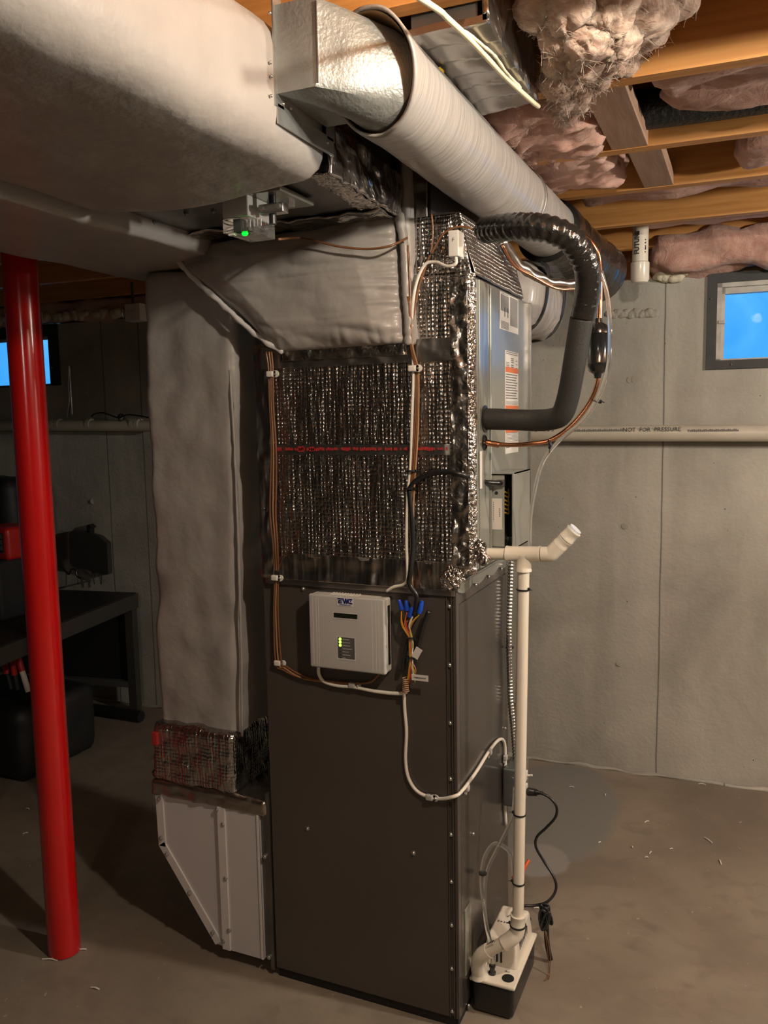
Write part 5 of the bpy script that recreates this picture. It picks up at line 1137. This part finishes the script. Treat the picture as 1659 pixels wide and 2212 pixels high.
# spray foam and tie holes
mb = MB()
for i, (px, py, r) in enumerate(((1450, 592, .04), (1478, 582, .04), (1430, 598, .03), (1500, 580, .03), (1462, 600, .03))): mb.blob(wp(px, py, -.015), (r * 1.4, .025, r * .7), .5, 22, i, 20)
tag(obj('spray_foam', mb, M['sprayfoam'], smooth=180), 'lumpy cream spray foam on the wall top left of the right window', 'spray foam')
mb = MB()
for i in range(26):
    px = 0 + i * 10.2; 
    if i % 4 != 3: mb.blob(wp(px, 696 - i * .62 - 5, -.02), (.022 + .014 * random.random(), .02, .02 + .012 * random.random()), .5, 30, i, 14)
tag(obj('spray_foam', mb, M['sprayfoam'], smooth=180), 'row of pale spray foam beads along the wall top at far left', 'spray foam')
mb = MB()
for q in ((1362, 821), (1372, 820), (1350, 1136), (1338, 1432), (190, 848), (201, 1083)): mb.cyl(wp(*q, -.0015), wp(*q, .002), .015, 14)
o = obj('tie_hole', mb, mat('patched_tie_hole', (.30, .28, .24), .9)); o['kind'] = 'structure'; o.name = 'trim_3'
mb = MB()
for i in range(16): mb.blob(wp(1318 + i * 6, 678 + 3 * math.sin(i * 1.7), .003), (.028, .012, .016), .6, 24, i, 12)
tag(obj('rough_concrete_patch', mb, mat('rough_patch', (.36, .34, .29), .95, bump=1, bs=40, bd=.01), smooth=180), 'rough chipped patch on the concrete wall right of the filter drier', 'concrete patch')
# ------------------------------------------------------------------ table and things at the left
tb = thing('work_table', 'long low dark work table against the back wall behind the red column', 'table')
A = V((-3.10, 3.60, .684)); Bp = V((-2.905, 2.50, .684)); ed = (Bp - A).normalized(); sd = V((ed.y, -ed.x, 0));
if sd.x > 0: sd = -sd
def TBp(a_, s_, z): return A + ed * a_ + sd * s_ + V((0, 0, z - .684))
TM = Matrix(((ed.x, sd.x, 0, A.x), (ed.y, sd.y, 0, A.y), (0, 0, 1, 0), (0, 0, 0, 1)))
Wt = 1.9
obj('tabletop', MB().box(0, 1.25, .0, Wt, .655, .684, .004, TM), M['table'], tb)
obj('edge_rail', MB().box(0, 1.25, -.012, .0, .600, .680, .002, TM), M['tablee'], tb, label='pale grey end rail')
for a_, s_ in ((.0, .0), (.0, Wt - .05), (1.2, .0), (1.2, Wt - .05)): obj('leg', MB().box(a_, a_ + .05, s_, s_ + .05, 0, .655, .002, TM), M['tablee'], tb)
obj('lower_rail', MB().box(.02, .05, .05, Wt - .05, .15, .185, 0, TM), M['chrome'], tb)
obj('back_panel', MB().box(.01, .018, .05, Wt - .05, .18, .655, 0, TM), M['blackbox'], tb, label='black back panel under the top')
obj('upper_rail', MB().box(.03, .05, .05, Wt - .05, .62, .65, 0, TM), M['chrome'], tb)
q0, q1 = U(168, 1484, Y=3.45), U(302, 1486, Y=3.45); q0.z = q1.z = .035
tag(obj('dark_floor_tube', MB().cyl(q0, q1, .030, 20), M['blackbox'], smooth=40), 'dark tube lying on the floor under the table', 'tube')
# hanging flat black board on the wall
hb = thing('black_wall_panel', 'flat black panel with clipped corners hanging on the wall above the table', 'panel')
def ph(px, py, d=-.05): s, z = on_wall(px, py, d); return (s, z)
oc = [ph(*q) for q in ((150, 1153), (158, 1145), (186, 1150), (215, 1158), (222, 1165), (232, 1173), (235, 1240), (225, 1241), (200, 1234), (172, 1226), (157, 1223), (152, 1215))]
obj('panel_board', MB().prism(oc, lambda u, v, d: WL(u, d, v), -.055, -.02), M['tablee'], hb)
ok = [ph(*q) for q in ((186, 1152), (186, 1135), (190, 1133), (197, 1140), (192, 1142), (192, 1153))]
obj('hook', MB().prism(ok, lambda u, v, d: WL(u, d, v), -.045, -.005), M['black'], hb)
for k, (x0_, x1_) in enumerate(((168, 168), (197, 204), (214, 217), (219, 219))):
    wire('dangling_cord', [wp(x0_, 1228, -.04), wp((x0_ + x1_) / 2 + .6, 1245, -.04), wp(x1_, 1262, -.04)], .003 if k == 1 else .0018, 'black', None, par=hb)
tbz = .690
wire('coiled_cord', [U(125, 1222, Y=3.3), U(135, 1226, Y=3.25), U(148, 1240, Y=3.2), U(155, 1230, Y=3.2), U(163, 1232, Y=3.2), U(168, 1246, Y=3.2), U(180, 1250, Y=3.2), U(195, 1255, Z=.695)], .005, 'black', 'tangled black cord on the table beside the red column', 'cord')
# red equipment at the left edge
rc = thing('red_tool_radio', 'red and black jobsite tool with a grey display at the far left on the table', 'tool')
c0 = U(18, 1165, Y=2.90)
obj('body', MB().puff(c0.x - .16, c0.x + .035, 2.86, 3.05, c0.z - .10, c0.z + .06, .02, 0, 1, 5), M['redp'], rc, 60)
obj('display', MB().box(c0.x - .16, c0.x + .012, 2.852, 2.862, c0.z - .06, c0.z + .035, .003), M['lcd'], rc)
for k in range(3): obj('display_bar', MB().box(c0.x - .16, c0.x + .008, 2.849, 2.853, c0.z - .045 + k * .028, c0.z - .025 + k * .028), M['panelgrey'], rc)
obj('foot', MB().puff(c0.x - .18, c0.x + .03, 2.80, 3.0, .686, c0.z - .09, .02, 0, 1, 4), M['blackbox'], rc, 60)
obj('red_handle', MB().tube([V((c0.x - .1, 2.80, c0.z - .10)), V((c0.x - .01, 2.78, c0.z - .14)), V((c0.x + .05, 2.78, c0.z - .13))], .012, 8, 5), M['redp'], rc, 60)
bc = thing('black_case', 'large black case with a rounded top standing behind the red tool', 'case')
c1 = U(10, 1100, Y=3.15)
obj('case_shell', MB().puff(c1.x - .35, c1.x + .06, 3.12, 3.38, .686, c1.z + .16, .06, .006, 8, 14), M['blackbox'], bc, 60)
# red handled things under table
hs = ['leftmost slanted red handle under the table', 'middle red handle leaning under the table', 'red and white striped handle under the table']
for k, (a_, b_) in enumerate((((0, 1400), (15, 1455)), ((22, 1405), (32, 1458)), ((32, 1398), (48, 1450)))):
    p0, p1 = U(*a_, Y=2.7), U(*b_, Y=2.7); root = thing('tool_handle', hs[k], 'tool', 'red handles under the table')
    d_ = (p1 - p0); p2 = p0 + d_ * ((p0.z - .02) / max(.01, (p0.z - p1.z))) if k < 2 else p1 + d_ * .1
    obj('red_grip', MB().cyl(p0, p1, .014, 12), M['redp'], root, 40)
    if k == 2: obj('white_end', MB().cyl(p1, p1 + d_ * .85, .013, 12), M['white'], root, 40)
    else: obj('dark_end', MB().cyl(p1, p1 + d_ * .6, .012, 12), M['blackbox'], root, 40)
cs = thing('floor_machine', 'black machine on the floor under the table at the far left', 'machine')
obj('machine_body', MB().puff(-3.55, -2.95, 2.62, 3.1, .0, .34, .05, .01, 8, 12), M['blackbox'], cs, 60)
# the bulb itself
bu = thing('light_bulb', 'bare light bulb in a ceiling holder above the furnace', 'light bulb')
obj('lamp_holder', MB().cyl(BULB + V((0, 0, .055)), BULB + V((0, 0, .10)), .035, 20), M['white'], bu, 40)
# ------------------------------------------------------------------ origins: put every object at its own centre, empties at the base
def kids(o): return [c for c in bpy.data.objects if c.parent == o]
def place(o, origin):
    if o.type == 'MESH' and not o.get('kind') == 'structure':
        vs_ = o.data.vertices
        n_ = len(vs_)
        if n_:
            lo = V((min(v.co[i] for v in vs_) for i in range(3))); hi = V((max(v.co[i] for v in vs_) for i in range(3)))
            c = (lo + hi) / 2
            if o.parent is None: c.z = lo.z
            o.data.transform(Matrix.Translation(-c)); o.location = c - origin
            for k in CH.get(o.name, []): place(k, c)
            return
    for k in CH.get(o.name, []): place(k, origin)
CH = {}
for o in bpy.data.objects:
    if o.parent: CH.setdefault(o.parent.name, []).append(o)
def allv(o):
    r = [v.co for v in o.data.vertices] if o.type == 'MESH' else []
    for k in CH.get(o.name, []): r += allv(k)
    return r
for o in [x for x in bpy.data.objects if x.parent is None]:
    if o.get('kind') == 'structure' or o.type not in ('MESH', 'EMPTY'): continue
    if o.type == 'EMPTY':
        vv = allv(o)
        c = V(((min(v.x for v in vv) + max(v.x for v in vv)) / 2, (min(v.y for v in vv) + max(v.y for v in vv)) / 2, min(v.z for v in vv)))
        o.location = c
        for k in CH.get(o.name, []): place(k, c)
    else: place(o, V((0, 0, 0)))
